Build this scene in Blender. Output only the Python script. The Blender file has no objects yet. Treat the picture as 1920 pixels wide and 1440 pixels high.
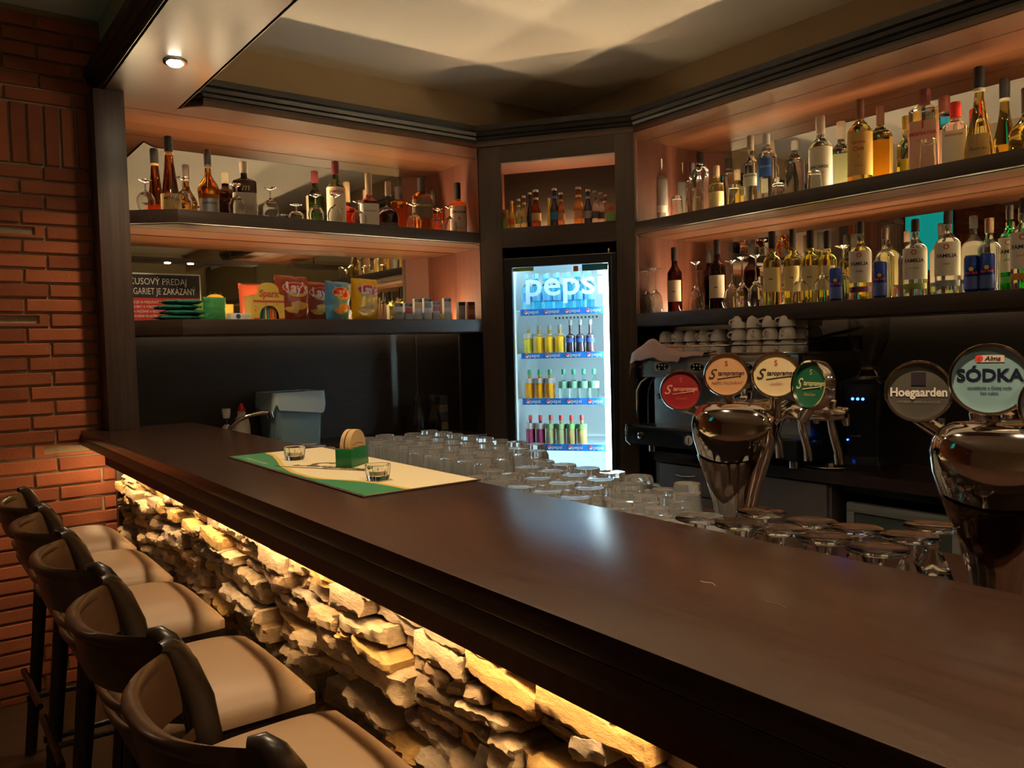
import bpy, bmesh, math, random
from mathutils import Vector, Matrix, noise
random.seed(7)
scene = bpy.context.scene
COL = scene.collection

# ------------------------------------------------------------------ camera
EYE = 1.47
F_PX, CX, CY = 1503.0, 960.0, 720.0
_b = Vector((2950 - CX, CY - 600, -F_PX)); _c = Vector((-178 - CX, CY - 679, -F_PX))
AXX = _b.normalized(); AXY = (_c - _c.dot(AXX) * AXX).normalized(); AXZ = AXX.cross(AXY)
ROT = Matrix((AXX, AXY, AXZ))            # world = ROT @ camera space
cam = bpy.data.objects.new('camera', bpy.data.cameras.new('camera'))
COL.objects.link(cam)
cam.matrix_world = Matrix.Translation((0, 0, EYE)) @ ROT.to_4x4()
cam.data.sensor_fit = 'HORIZONTAL'; cam.data.sensor_width = 36.0
cam.data.lens = F_PX / 1920 * 36.0
cam.data.clip_start = 0.02; cam.data.clip_end = 60
scene.camera = cam

# ------------------------------------------------------------------ world, exposure, big lights
scene.view_settings.view_transform = 'Standard'
scene.view_settings.look = 'None'
scene.view_settings.exposure = 0.9
scene.view_settings.gamma = 1.0
scene.view_settings.use_curve_mapping = False
w = bpy.data.worlds.new('world'); scene.world = w; w.use_nodes = True
w.node_tree.nodes['Background'].inputs[0].default_value = (1.0, 0.75, 0.5, 1)
w.node_tree.nodes['Background'].inputs[1].default_value = 0.02
cy = scene.cycles
cy.max_bounces = 12; cy.diffuse_bounces = 3; cy.glossy_bounces = 6; cy.transmission_bounces = 12
cy.transparent_max_bounces = 12
cy.sample_clamp_indirect = 3.0; cy.sample_clamp_direct = 0.0
cy.caustics_reflective = True; cy.caustics_refractive = True
cy.blur_glossy = 0.5
cy.use_denoising = True
cy.use_adaptive_sampling = True; cy.adaptive_threshold = 0.02

LED_SHELF = 72.0
LED_BAR = 42.0
LED_FRIDGE = 150.0
SPOT_W = 20.0
WARM = (1.0, 0.70, 0.38)
def lamp(name, kind, loc, energy, color=WARM, rot=(0, 0, 0), **kw):
    l = bpy.data.lights.new(name, kind); l.energy = energy; l.color = color
    for k, v in kw.items(): setattr(l, k, v)
    o = bpy.data.objects.new(name, l); COL.objects.link(o); o.location = loc; o.rotation_euler = rot
    return o
SPOTS = [(0.893, 3.307), (0.893, 1.95), (0.893, 0.55), (0.893, -0.8)]
for i, (x, y) in enumerate(SPOTS):
    lamp('soffit_spot', 'SPOT', (x, y, EYE + 1.115), SPOT_W * (1.0, 1.6, 2.2, 2.2)[i], (1.0, 0.72, 0.42), spot_size=math.radians(125), spot_blend=0.8, shadow_soft_size=0.03)
# added lamps out of view, brightening the bricks, beer towers and shelf labels
ADDED_PENDANTS = [(-1.9, -1.2, 1.95, 17.0), (1.5, -2.0, 1.95, 50.0), (-0.9, 2.35, 1.75, 2.6)]
for (x, y, z, e) in ADDED_PENDANTS:
    lamp('pendant_light', 'SPOT', (x, y, z), e, (1.0, 0.62, 0.33), spot_size=math.radians(150), spot_blend=0.6, shadow_soft_size=0.05)

# ------------------------------------------------------------------ pixel -> place helpers
def ray(u, v): return (ROT @ Vector((u - CX, CY - v, -F_PX))).normalized()
def atX(u, v, x): r = ray(u, v) * (x / ray(u, v).x); return Vector((r.x, r.y, r.z + EYE))
def atY(u, v, y): r = ray(u, v) * (y / ray(u, v).y); return Vector((r.x, r.y, r.z + EYE))
def atZ(u, v, z): r = ray(u, v) * ((z - EYE) / ray(u, v).z); return Vector((r.x, r.y, z))
P0 = Vector((2.675, 3.81)); P1 = Vector((3.2, 3.09)); PT = (P1 - P0).normalized(); PN = Vector((-PT.y, PT.x))  # PN points away from the bar
def atN(u, v, off=0.0):                       # plane of the corner unit, pushed back by off
    r = ray(u, v); n = PN; k = ((P0 + PN * off).dot(n)) / (r.x * n.x + r.y * n.y)
    return Vector((r.x * k, r.y * k, r.z * k + EYE))
def faceto(x, y, mix=1.0, base=0.0):          # z rotation that turns local -Y to the bar's front
    a = math.atan2(-x, y)
    return base + (a - base) * mix
def deptho(p): return -(ROT.transposed() @ Vector((p.x, p.y, p.z - EYE))).z

# ------------------------------------------------------------------ materials
def _new(name):
    m = bpy.data.materials.new(name); m.use_nodes = True
    return m, m.node_tree, m.node_tree.nodes['Principled BSDF']
def mat(name, col, rough=0.5, metal=0.0, trans=0.0, ior=1.45, emit=None, estr=0.0, coat=0.0, spec=0.5, alpha=1.0, bump=0.0, bscale=60.0):
    m, nt, b = _new(name)
    b.inputs['Base Color'].default_value = (*col, 1); b.inputs['Roughness'].default_value = rough
    b.inputs['Metallic'].default_value = metal; b.inputs['Transmission Weight'].default_value = trans
    b.inputs['IOR'].default_value = ior; b.inputs['Coat Weight'].default_value = coat
    b.inputs['Specular IOR Level'].default_value = spec
    if emit: b.inputs['Emission Color'].default_value = (*emit, 1); b.inputs['Emission Strength'].default_value = estr
    if bump:
        n = nt.nodes.new('ShaderNodeTexNoise'); n.inputs['Scale'].default_value = bscale; n.inputs['Detail'].default_value = 4
        tc = nt.nodes.new('ShaderNodeTexCoord'); nt.links.new(tc.outputs['Object'], n.inputs['Vector'])
        bp = nt.nodes.new('ShaderNodeBump'); bp.inputs['Strength'].default_value = bump; bp.inputs['Distance'].default_value = 0.01
        nt.links.new(n.outputs['Fac'], bp.inputs['Height']); nt.links.new(bp.outputs['Normal'], b.inputs['Normal'])
    return m
def varied(name, c1, c2, scale=(3, 3, 3), rough=0.5, r2=None, bump=0.15, detail=5, coat=0.0, metal=0.0, dist=0.003, nscale=1.0):
    m, nt, b = _new(name)
    tc = nt.nodes.new('ShaderNodeTexCoord'); mp = nt.nodes.new('ShaderNodeMapping'); mp.inputs['Scale'].default_value = scale
    n = nt.nodes.new('ShaderNodeTexNoise'); n.inputs['Scale'].default_value = nscale; n.inputs['Detail'].default_value = detail; n.inputs['Roughness'].default_value = 0.65
    r = nt.nodes.new('ShaderNodeValToRGB'); r.color_ramp.elements[0].color = (*c1, 1); r.color_ramp.elements[1].color = (*c2, 1)
    r.color_ramp.elements[0].position = 0.3; r.color_ramp.elements[1].position = 0.7
    L = nt.links.new
    L(tc.outputs['Object'], mp.inputs['Vector']); L(mp.outputs['Vector'], n.inputs['Vector']); L(n.outputs['Fac'], r.inputs['Fac']); L(r.outputs['Color'], b.inputs['Base Color'])
    b.inputs['Roughness'].default_value = rough; b.inputs['Coat Weight'].default_value = coat; b.inputs['Metallic'].default_value = metal
    if r2 is not None:
        mr = nt.nodes.new('ShaderNodeMapRange'); mr.inputs['To Min'].default_value = rough; mr.inputs['To Max'].default_value = r2
        L(n.outputs['Fac'], mr.inputs['Value']); L(mr.outputs['Result'], b.inputs['Roughness'])
    if bump:
        bp = nt.nodes.new('ShaderNodeBump'); bp.inputs['Strength'].default_value = bump; bp.inputs['Distance'].default_value = dist
        L(n.outputs['Fac'], bp.inputs['Height']); L(bp.outputs['Normal'], b.inputs['Normal'])
    return m

WENGE_X = varied('wenge_grain_along_x', (0.022, 0.011, 0.007), (0.046, 0.024, 0.016), (2, 60, 60), 0.38, 0.5, 0.12)
WENGE_Y = varied('wenge_grain_along_y', (0.022, 0.011, 0.007), (0.046, 0.024, 0.016), (60, 2, 60), 0.38, 0.5, 0.12)
WENGE_Z = varied('wenge_grain_upright', (0.032, 0.017, 0.011), (0.065, 0.037, 0.025), (60, 60, 2), 0.4, 0.5, 0.12)
WENGE_TOP = varied('dark_countertop', (0.028, 0.014, 0.010), (0.050, 0.025, 0.017), (90, 5, 60), 0.21, 0.27, 0.06, coat=0.0)
SOFFIT = varied('brown_laminate', (0.062, 0.021, 0.0085), (0.076, 0.027, 0.011), (2, 2, 2), 0.30, None, 0.0)
SIDEP = varied('red_brown_veneer', (0.052, 0.0105, 0.0032), (0.086, 0.019, 0.006), (40, 40, 3), 0.62, 0.7, 0.08)
CROWN = varied('dark_moulding', (0.008, 0.006, 0.006), (0.014, 0.010, 0.009), (20, 20, 20), 0.32, 0.4, 0.05)
CREAM = mat('cream_plaster', (0.42, 0.31, 0.19), 0.8, bump=0.05, bscale=40)
CEIL = mat('ceiling_plaster', (0.84, 0.78, 0.68), 0.85, bump=0.04, bscale=30)
OLIVE = mat('olive_wall_paint', (0.30, 0.25, 0.13), 0.8, bump=0.05)
FLOOR = varied('dark_floor_boards', (0.035, 0.018, 0.010), (0.07, 0.036, 0.02), (2, 12, 2), 0.4, 0.5, 0.1)
MIRROR = mat('mirror_glass', (0.86, 0.84, 0.78), 0.0, metal=1.0)
BLACKP = mat('black_plastic', (0.012, 0.012, 0.013), 0.35)
DARKBACK = varied('dark_back_panel', (0.016, 0.010, 0.008), (0.03, 0.019, 0.014), (4, 4, 40), 0.6, 0.66, 0.05)
CHROME = mat('polished_chrome', (0.72, 0.66, 0.60), 0.06, metal=1.0)
STEEL = varied('brushed_steel', (0.38, 0.38, 0.37), (0.5, 0.5, 0.48), (2, 80, 80), 0.25, 0.35, 0.03, metal=1.0)
DARKCHROME = mat('smoked_chrome', (0.22, 0.15, 0.12), 0.1, metal=1.0)
def glass(name, col=(1, 1, 1), ior=1.45, rough=0.0): return mat(name, col, rough, trans=1.0, ior=ior)
GLASS = glass('clear_glass', (0.97, 0.98, 0.97))
GLASSCOOL = mat('pressed_clear_glass', (0.95, 0.98, 1.0), 0.0, trans=0.86, ior=1.5)
LEATHER = mat('tan_leatherette', (0.34, 0.215, 0.12), 0.42, bump=0.12, bscale=350)
BLACKWOOD = varied('black_lacquered_wood', (0.010, 0.006, 0.004), (0.022, 0.012, 0.008), (30, 30, 30), 0.28, 0.36, 0.05)
PLYWOOD = varied('dark_bent_plywood', (0.040, 0.020, 0.010), (0.07, 0.036, 0.018), (30, 30, 30), 0.3, 0.36, 0.05)
WHITE = mat('white_ceramic', (0.72, 0.66, 0.60), 0.25, coat=0.4)
PAPERW = mat('white_paper', (0.82, 0.80, 0.74), 0.6)
def led(name, col, s):
    m = mat(name, (0.8, 0.8, 0.8), 0.5, emit=col, estr=s); return m
LEDM = led('warm_led_diffuser', (1.0, 0.73, 0.41), LED_SHELF)
LEDB = led('warm_white_led_diffuser', (1.0, 0.68, 0.34), LED_BAR)
LEDF = led('cold_led_tube', (0.62, 0.92, 1.0), LED_FRIDGE)
LEDF2 = led('cold_led_bar', (0.66, 0.93, 1.0), LED_FRIDGE * 1.8)
SPOTM = led('lit_spot_lens', (1.0, 0.85, 0.6), 60.0)
_paint = {}
def paint(col, rough=0.5, metal=0.0):
    k = (tuple(round(c, 3) for c in col), rough, metal)
    if k not in _paint: _paint[k] = mat('paint_%d' % len(_paint), col, rough, metal)
    return _paint[k]
_gl = {}
def tint(col, ior=1.4):
    k = (tuple(col), ior)
    if k not in _gl: _gl[k] = glass('tinted_glass_%d' % len(_gl), col, ior)
    return _gl[k]

# ------------------------------------------------------------------ mesh builder
class MB:
    def __init__(s): s.v = []; s.f = []
    def add(s, vs, fs, M=None):
        o = len(s.v)
        s.v += [tuple(M @ Vector(p)) if M is not None else tuple(p) for p in vs]
        s.f += [tuple(i + o for i in f) for f in fs]; return s
    def box(s, x0, x1, y0, y1, z0, z1, M=None):
        v = [(x, y, z) for z in (z0, z1) for y in (y0, y1) for x in (x0, x1)]
        return s.add(v, [(0, 2, 3, 1), (4, 5, 7, 6), (0, 1, 5, 4), (2, 6, 7, 3), (0, 4, 6, 2), (1, 3, 7, 5)], M)
    def prism(s, poly, z0, z1, M=None):
        n = len(poly)
        a = sum(poly[i][0] * poly[(i + 1) % n][1] - poly[(i + 1) % n][0] * poly[i][1] for i in range(n))
        if a < 0: poly = poly[::-1]
        v = [(x, y, z0) for x, y in poly] + [(x, y, z1) for x, y in poly]
        return s.add(v, [tuple(range(n - 1, -1, -1)), tuple(range(n, 2 * n))] + [(i, (i + 1) % n, n + (i + 1) % n, n + i) for i in range(n)], M)
    def loft(s, rings, cap0=True, cap1=True, M=None, loop=False):
        n = len(rings[0]); v = [p for r in rings for p in r]; f = []
        m = len(rings)
        for k in range(m if loop else m - 1):
            for i in range(n):
                j = (i + 1) % n; k2 = (k + 1) % m
                f.append((k * n + i, k * n + j, k2 * n + j, k2 * n + i))
        if not loop:
            if cap0: f.append(tuple(range(n - 1, -1, -1)))
            if cap1: f.append(tuple((m - 1) * n + i for i in range(n)))
        return s.add(v, f, M)
    def lathe(s, prof, seg=24, sq=0.0, M=None, flat=1.0, cap0=True, cap1=True, facet=0.0, loop=False):
        rings = []
        for r, z in prof:
            ring = []
            for i in range(seg):
                a = 2 * math.pi * i / seg
                k = sqf(a, sq) * (1 + facet * (1 if i % 2 else -1))
                ring.append((r * k * math.cos(a), r * k * math.sin(a) * flat, z))
            rings.append(ring)
        return s.loft(rings, cap0, cap1, M, loop)
    def tube(s, pts, r, seg=10, M=None, closed=False, rz=None):
        pts = [Vector(p) for p in pts]; n = len(pts); rings = []
        t0 = (pts[1] - pts[0]).normalized(); up = Vector((0, 0, 1)) if abs(t0.z) < 0.9 else Vector((1, 0, 0))
        nrm = (up - t0 * up.dot(t0)).normalized()
        for i in range(n):
            if closed: t = (pts[(i + 1) % n] - pts[i - 1]).normalized()
            else: t = (pts[min(i + 1, n - 1)] - pts[max(i - 1, 0)]).normalized()
            nrm = (nrm - t * nrm.dot(t)).normalized(); bn = t.cross(nrm)
            rr = r[i] if isinstance(r, (list, tuple)) else r
            r2 = rr if rz is None else (rz[i] if isinstance(rz, (list, tuple)) else rz)
            rings.append([tuple(pts[i] + bn * math.cos(2 * math.pi * k / seg) * rr + nrm * math.sin(2 * math.pi * k / seg) * r2) for k in range(seg)])
        return s.loft(rings, True, True, M, loop=closed)
    def build(s, name, m, parent=None, loc=None, smooth=True, ang=35, bevel=0.0, bseg=2):
        me = bpy.data.meshes.new(name); me.from_pydata(s.v, [], s.f)
        bm = bmesh.new(); bm.from_mesh(me)
        bmesh.ops.recalc_face_normals(bm, faces=bm.faces)
        if bevel:
            es = [e for e in bm.edges if len(e.link_faces) == 2 and e.calc_face_angle(0) > 0.6]
            bmesh.ops.bevel(bm, geom=es, offset=bevel, segments=bseg, affect='EDGES', profile=0.6)
        bm.to_mesh(me); bm.free()
        if smooth:
            me.polygons.foreach_set('use_smooth', [True] * len(me.polygons)); me.set_sharp_from_angle(angle=math.radians(ang))
        if m is not None: me.materials.append(m)
        o = bpy.data.objects.new(name, me); COL.objects.link(o)
        if parent is not None: o.parent = parent
        if loc is not None: o.location = loc
        return o
def sqf(a, sq):
    if sq <= 0: return 1.0
    n = 2 + 10 * sq
    return (abs(math.cos(a)) ** n + abs(math.sin(a)) ** n) ** (-1 / n) / (1 + 0.12 * sq)

def tag(o, label=None, cat=None, group=None, kind=None):
    if label: o['label'] = label
    if cat: o['category'] = cat
    if group: o['group'] = group
    if kind: o['kind'] = kind
    return o
def thing(name, label, cat, loc=(0, 0, 0), rz=0.0, group=None):
    o = bpy.data.objects.new(name, None); COL.objects.link(o); o.location = loc; o.rotation_euler = (0, 0, rz)
    o.empty_display_size = 0.05
    return tag(o, label, cat, group)
def children(o): return [c for c in COL.objects if c.parent == o]
def snapshot(o): return (o, [snapshot(c) for c in children(o)])
def dup(snap, loc=None, rz=None, label=None, group=None, scale=None):
    def rec(sn, par):
        c = sn[0].copy(); COL.objects.link(c)
        if par is not None: c.parent = par
        for k in sn[1]: rec(k, c)
        return c
    r = rec(snap, None)
    if loc is not None: r.location = loc
    if rz is not None: r.rotation_euler = (0, 0, rz)
    if scale is not None: r.scale = scale
    if label: r['label'] = label
    if group: r['group'] = group
    return r
def struct(name, mb, m, parent=None, **k):
    o = mb.build(name, m, parent, **k)
    if parent is None: o['kind'] = 'structure'
    return o

_txt = {}
def text_mesh(s, size=1.0, bold=0.0, shear=0.0, width=1.0):
    k = (s, bold, shear)
    if k not in _txt:
        c = bpy.data.curves.new('lettering', 'FONT'); c.body = s; c.size = 1.0; c.align_x = 'CENTER'; c.align_y = 'CENTER'
        c.offset = bold; c.shear = shear; c.resolution_u = 3; c.fill_mode = 'FRONT'
        o = bpy.data.objects.new('lettering', c); COL.objects.link(o)
        bpy.context.view_layer.update()
        me = bpy.data.meshes.new_from_object(o.evaluated_get(bpy.context.evaluated_depsgraph_get()))
        vs = [tuple(v.co) for v in me.vertices]; fs = [tuple(p.vertices) for p in me.polygons]
        bpy.data.objects.remove(o); bpy.data.curves.remove(c); bpy.data.meshes.remove(me)
        _txt[k] = (vs, fs)
    vs, fs = _txt[k]
    return [(x * size * width, y * size) for x, y, z in vs], fs
def add_text(mb, s, size, fn, bold=0.0, shear=0.0, width=1.0, off=(0, 0)):
    """fn maps flat (x, y) to a point in 3D"""
    vs, fs = text_mesh(s, size, bold, shear, width)
    mb.add([fn(x + off[0], y + off[1]) for x, y in vs], fs)
def on_cyl(R, z0, sq=0.0, lift=0.0012):
    def fn(x, y):
        a = -math.pi / 2 + x / R
        r = R * sqf(a, sq) + lift
        return (r * math.cos(a), r * math.sin(a), z0 + y)
    return fn
def on_front(yf, cx=0.0, cz=0.0, lift=0.0008): return lambda x, y: (cx + x, yf - lift, cz + y)
def patch(mb, R, z0, z1, arc, sq=0.0, lift=0.0006, seg=14, th=0.0004):
    """thin curved label wrapped round a body, centred on local -Y"""
    vs = []; n = seg + 1
    for rr in (lift, lift + th):
        for z in (z0, z1):
            for i in range(n):
                a = -math.pi / 2 + math.radians(arc) * (i / seg - 0.5)
                r = R * sqf(a, sq) + rr
                vs.append((r * math.cos(a), r * math.sin(a), z))
    f = []
    for i in range(seg):
        f.append((2 * n + i, 2 * n + i + 1, 3 * n + i + 1, 3 * n + i)); f.append((i, n + i, n + i + 1, i + 1))
        f.append((i, i + 1, 2 * n + i + 1, 2 * n + i)); f.append((n + i, 3 * n + i, 3 * n + i + 1, n + i + 1))
    f.append((0, 2 * n, 3 * n, n)); f.append((seg, n + seg, 3 * n + seg, 2 * n + seg))
    mb.add(vs, f)
# ================================================================== SETTING
CEILZ = EYE + 1.49; SOFZ = EYE + 1.143; CROWNZ = EYE + 1.26
S1 = EYE + 0.66; S2 = EYE + 0.163; S1B = S1 - 0.06; S2B = S2 - 0.07
BAR = 1.15; WORK = 0.98; BACKC = EYE - 0.58
YM, XM = 4.27, 3.62; YF, XF = 3.81, 3.2
XP, YP = 2.81, 3.19
CF, CB = 0.602, 1.082      # bar counter front and back

struct('floor', MB().box(-3.6, 4.4, -4.1, 4.6, -0.05, 0), FLOOR)
struct('ceiling', MB().box(-3.6, 4.4, -4.1, 4.6, CEILZ, CEILZ + 0.05), CEIL)
struct('wall_north', MB().box(0.77, 4.4, 3.975, 4.05, CROWNZ - 0.02, CEILZ), CREAM)
struct('wall_bar_back', MB().box(0.70, 3.7, YM + 0.012, YM + 0.08, 0, SOFZ + 0.02), DARKBACK)
struct('trim_panel_joint', MB().box(2.50, 2.504, YM + 0.008, YM + 0.012, WORK, S2B), STEEL)
struct('wall_bar_side', MB().box(XM + 0.012, XM + 0.08, -1.6, YM, 0, SOFZ + 0.02), DARKBACK)
struct('wall_east', MB().box(3.42, 3.48, -4.1, 3.975, CROWNZ - 0.02, CEILZ), CREAM)
struct('wall_east_dining', MB().box(3.70, 3.78, -4.1, -1.6, 0, CROWNZ), OLIVE)
struct('wall_south', MB().box(-3.6, 3.78, -4.1, -4.0, 0, CEILZ), OLIVE)
struct('wall_west', MB().box(-3.6, -3.5, -4.1, 4.0, 0, CEILZ), CREAM)

# brick wall beside the bar: every brick has its own block, some are pressed hollow
BRICK = None
def brick_mat():
    m, nt, b = _new('red_clay_brick'); L = nt.links.new
    tc = nt.nodes.new('ShaderNodeTexCoord'); n = nt.nodes.new('ShaderNodeTexNoise'); n.inputs['Scale'].default_value = 9; n.inputs['Detail'].default_value = 6
    n2 = nt.nodes.new('ShaderNodeTexNoise'); n2.inputs['Scale'].default_value = 90; n2.inputs['Detail'].default_value = 4
    at = nt.nodes.new('ShaderNodeAttribute'); at.attribute_name = 'tone'
    ad = nt.nodes.new('ShaderNodeMath'); ad.operation = 'MULTIPLY_ADD'; ad.inputs[1].default_value = 0.45
    L(n.outputs['Fac'], ad.inputs[0]); L(at.outputs['Fac'], ad.inputs[2])
    r = nt.nodes.new('ShaderNodeValToRGB'); e = r.color_ramp.elements
    e[0].position = 0.2; e[0].color = (0.25, 0.062, 0.022, 1); e[1].position = 1.0; e[1].color = (0.50, 0.14, 0.050, 1)
    L(ad.outputs[0], r.inputs['Fac']); L(tc.outputs['Object'], n.inputs['Vector']); L(tc.outputs['Object'], n2.inputs['Vector']); L(r.outputs['Color'], b.inputs['Base Color'])
    b.inputs['Roughness'].default_value = 0.8
    bp = nt.nodes.new('ShaderNodeBump'); bp.inputs['Strength'].default_value = 0.4; bp.inputs['Distance'].default_value = 0.004
    L(n2.outputs['Fac'], bp.inputs['Height']); L(bp.outputs['Normal'], b.inputs['Normal'])
    return m
bw = struct('wall_brick', MB().box(-3.5, 0.765, 3.985, 4.1, 0, CEILZ), mat('lime_mortar', (0.42, 0.32, 0.20), 0.9, bump=0.3, bscale=120))
mb = MB(); tones = []
def brick(x0, x1, z0, z1, hollow=False):
    n0 = len(mb.f); y = 3.968 + random.uniform(-0.001, 0.002); t = random.random() * 0.6
    j = lambda: random.uniform(-0.0015, 0.0015)
    if hollow:
        zi0, zi1, xi0, xi1 = z0 + 0.012, z1 - 0.006, x0 + 0.035, x1 - 0.035
        mb.box(x0, x1, y, 3.99, z0, zi0); mb.box(x0, x1, y, 3.99, zi1, z1)
        mb.box(x0, xi0, y, 3.99, zi0, zi1); mb.box(xi1, x1, y, 3.99, zi0, zi1); mb.box(xi0, xi1, y + 0.018, 3.99, zi0, zi1)
    else:
        c = 0.003
        fr = [(x0 + c + j(), y, z0 + c + j()), (x1 - c + j(), y, z0 + c + j()), (x1 - c + j(), y, z1 - c + j()), (x0 + c + j(), y, z1 - c + j())]
        bk = [(x0, 3.99, z0), (x1, 3.99, z0), (x1, 3.99, z1), (x0, 3.99, z1)]
        md = [(a, y + 0.003, b) for a, b in ((x0 + j(), z0 + j()), (x1 + j(), z0 + j()), (x1 + j(), z1 + j()), (x0 + j(), z1 + j()))]
        mb.loft([bk, md, fr])
    tones.extend([t] * (len(mb.f) - n0))
PZ, BL = 0.0628, 0.262
SOLD0 = EYE + 0.83; SOLD1 = SOLD0 + 0.262
row = 0; z = SOLD0 - PZ
HOL = {(4, 0.455), (9, 0.40), (13, 0.50)}
hollow_at = [(EYE + 0.555, 0.48), (EYE + 0.17, 0.42), (EYE - 0.37, 0.52)]
while z > -0.05:
    off = (0.0 if row % 2 else 0.131)
    x = 0.765 - (0.262 if row % 2 else 0.105) ; first = True
    x1 = 0.765
    while x1 > -3.45:
        x0 = x1 - (0.09 if (row % 2 and first) else BL); first = False
        h = any(abs(z + 0.025 - hz) < PZ * 0.5 and x0 < hx < x1 for hz, hx in hollow_at)
        brick(max(x0, -3.5) + 0.011, x1, max(z, 0.0) + 0.0, z + PZ - 0.011, h)
        x1 = x0
    row += 1; z -= PZ
x1 = 0.765
while x1 > -3.45:
    brick(x1 - PZ + 0.011, x1, SOLD0, SOLD1 - 0.011); x1 -= PZ
z = SOLD1
while z < CEILZ - PZ * 0.7:
    x1 = 0.765; first = True
    while x1 > -3.45:
        x0 = x1 - (0.13 if (row % 2 and first) else BL); first = False
        brick(max(x0, -3.5) + 0.011, x1, z, min(z + PZ - 0.011, CEILZ)); x1 = x0
    row += 1; z += PZ
o = mb.build('brick_courses', brick_mat(), bw, smooth=False)
at = o.data.attributes.new('tone', 'FLOAT', 'FACE'); at.data.foreach_set('value', tones)

# dropped soffit with its dark crown mouldings
mb = MB()
mb.prism([(0.80, YM + 0.01), (0.72, 3.98), (0.72, -1.6), (1.075, -1.6), (1.075, 3.90), (1.146, YF), (2.66, YF), (XF, 3.09), (XF, -1.6), (XM + 0.01, -1.6), (XM + 0.01, YM + 0.01)], SOFZ, SOFZ + 0.02)
struct('ceiling_soffit', mb, SOFFIT, smooth=False)
struct('ceiling_beam', MB().box(0.755, 1.04, -1.6, 3.975, SOFZ + 0.02, CEILZ), CREAM, smooth=False)
def crown(pts, side, name='trim_crown'):
    """pts: path in plan; the moulding steps out over the open side"""
    m = MB(); rings = []
    prof = [(0.0, 0.0), (0.010, 0.0), (0.010, 0.034), (0.018, 0.038), (0.022, 0.052), (0.034, 0.058), (0.038, 0.076), (0.050, 0.084), (0.052, 0.112), (0.0, 0.117)]
    n = len(pts)
    for i, p in enumerate(pts):
        p = Vector(p)
        a = (Vector(pts[i]) - Vector(pts[i - 1])).normalized() if i else None
        b = (Vector(pts[i + 1]) - Vector(pts[i])).normalized() if i < n - 1 else None
        if a is None: a = b
        if b is None: b = a
        na, nb = Vector((-a.y, a.x)) * side, Vector((-b.y, b.x)) * side
        mt = (na + nb).normalized(); mt = mt / max(mt.dot(na), 0.3)
        rings.append([(p.x - mt.x * (0.052 - d) * 1.0 + mt.x * 0.0, p.y - mt.y * (0.052 - d), SOFZ + h) if False else (p.x + mt.x * (d - 0.012), p.y + mt.y * (d - 0.012), SOFZ + h) for d, h in prof])
    m.loft(rings); return struct(name, m, CROWN, ang=25)
# crown over the open well: profile leans into the well, the lip flush with the soffit edge
crown([(1.075, -1.6), (1.075, 3.90), (1.146, YF), (2.66, YF), (XF, 3.09), (XF, -1.6)], -1)
crown([(0.72, 3.97), (0.72, -1.6)], -1)
struct('wall_well_ledge', MB().prism([(1.146, YF), (2.66, YF), (XF, 3.09), (XF, -1.6), (3.44, -1.6), (3.44, 3.99), (1.04, 3.99), (1.04, YF)], SOFZ + 0.10, SOFZ + 0.112), CREAM, smooth=False)

# upright post between brick wall and shelves, and the closing panel behind it
struct('trim_post', MB().box(0.689, 0.811, YF, 3.965, BAR, SOFZ), WENGE_Z, bevel=0.002)
struct('wall_shelf_end', MB().box(0.775, 0.80, 3.965, YM + 0.01, 0, SOFZ), WENGE_Z)
# ------------------------------------------------ lit soffit spots (the lamps themselves)
labels = ['round recessed spotlight in the brown soffit above the far end of the bar', 'round recessed spotlight in the soffit above the bar mat', 'round recessed spotlight in the soffit above the chrome beer towers', 'round recessed spotlight at the near end of the soffit']
for i, (x, y) in enumerate(SPOTS):
    t = thing('recessed_spotlight', labels[i], 'lamp', (x, y, SOFZ - 0.008), group='soffit spotlights')
    MB().lathe([(0.030, 0.0), (0.043, 0.0), (0.045, 0.004), (0.045, 0.007), (0.030, 0.007)], 32, loop=True).build('trim_ring', CHROME, t)
    MB().lathe([(0.001, -0.012), (0.022, -0.009), (0.033, 0.001), (0.033, 0.004)], 24).build('lens', SPOTM, t)

# ------------------------------------------------ shelves, mirrors, led strips
def shelf_left(z0, z1, name, label):
    poly = [(0.812, 4.262), (0.812, 3.955), (0.83, 3.95), (1.013, YF), (2.672, YF), (XP, 3.93), (XP, 4.262)]
    t = thing(name, label, 'shelf', (0, 0, z0))
    MB().prism(poly, 0, z1 - z0).build('board', WENGE_X, t, bevel=0.0015)
    MB().prism([(0.84, 4.02), (0.84, 3.98), (1.02, 3.84), (2.66, 3.84), (2.78, 3.95), (2.78, 4.02)], -0.003, 0.0).build('underside_panel', SOFFIT, t)
    MB().prism([(0.84, 4.255), (0.84, 4.03), (2.79, 4.03), (2.79, 4.255)], -0.003, 0.0).build('underside_panel', SOFFIT, t)
    return t
shelf_left(S1B, S1, 'wall_shelf', 'upper dark wood shelf under the soffit with whisky bottles and snifters')
shelf_left(S2B, S2, 'wall_shelf', 'lower dark wood shelf holding the crisps, sign and cigarette packs')
def shelf_right(z0, z1, label):
    t = thing('wall_shelf', label, 'shelf', (0, 0, z0))
    MB().prism([(XF, -1.6), (3.612, -1.6), (3.612, YP), (3.33, YP), (XF, 3.10)], 0, z1 - z0).build('board', WENGE_Y, t, bevel=0.0015)
    MB().prism([(XF + 0.03, -1.55), (3.40, -1.55), (3.40, 3.16), (XF + 0.12, 3.16), (XF + 0.03, 3.10)], -0.003, 0).build('underside_panel', SOFFIT, t)
    MB().prism([(3.408, -1.55), (3.60, -1.55), (3.60, 3.16), (3.408, 3.16)], -0.003, 0).build('underside_panel', SOFFIT, t)
    return t
shelf_right(S1B, S1, 'upper dark wood shelf carrying rum, gin and vodka bottles before the mirror')
shelf_right(S2B, S2, 'lower dark wood shelf carrying wine bottles, stemware and vodka above the coffee machine')
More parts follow.
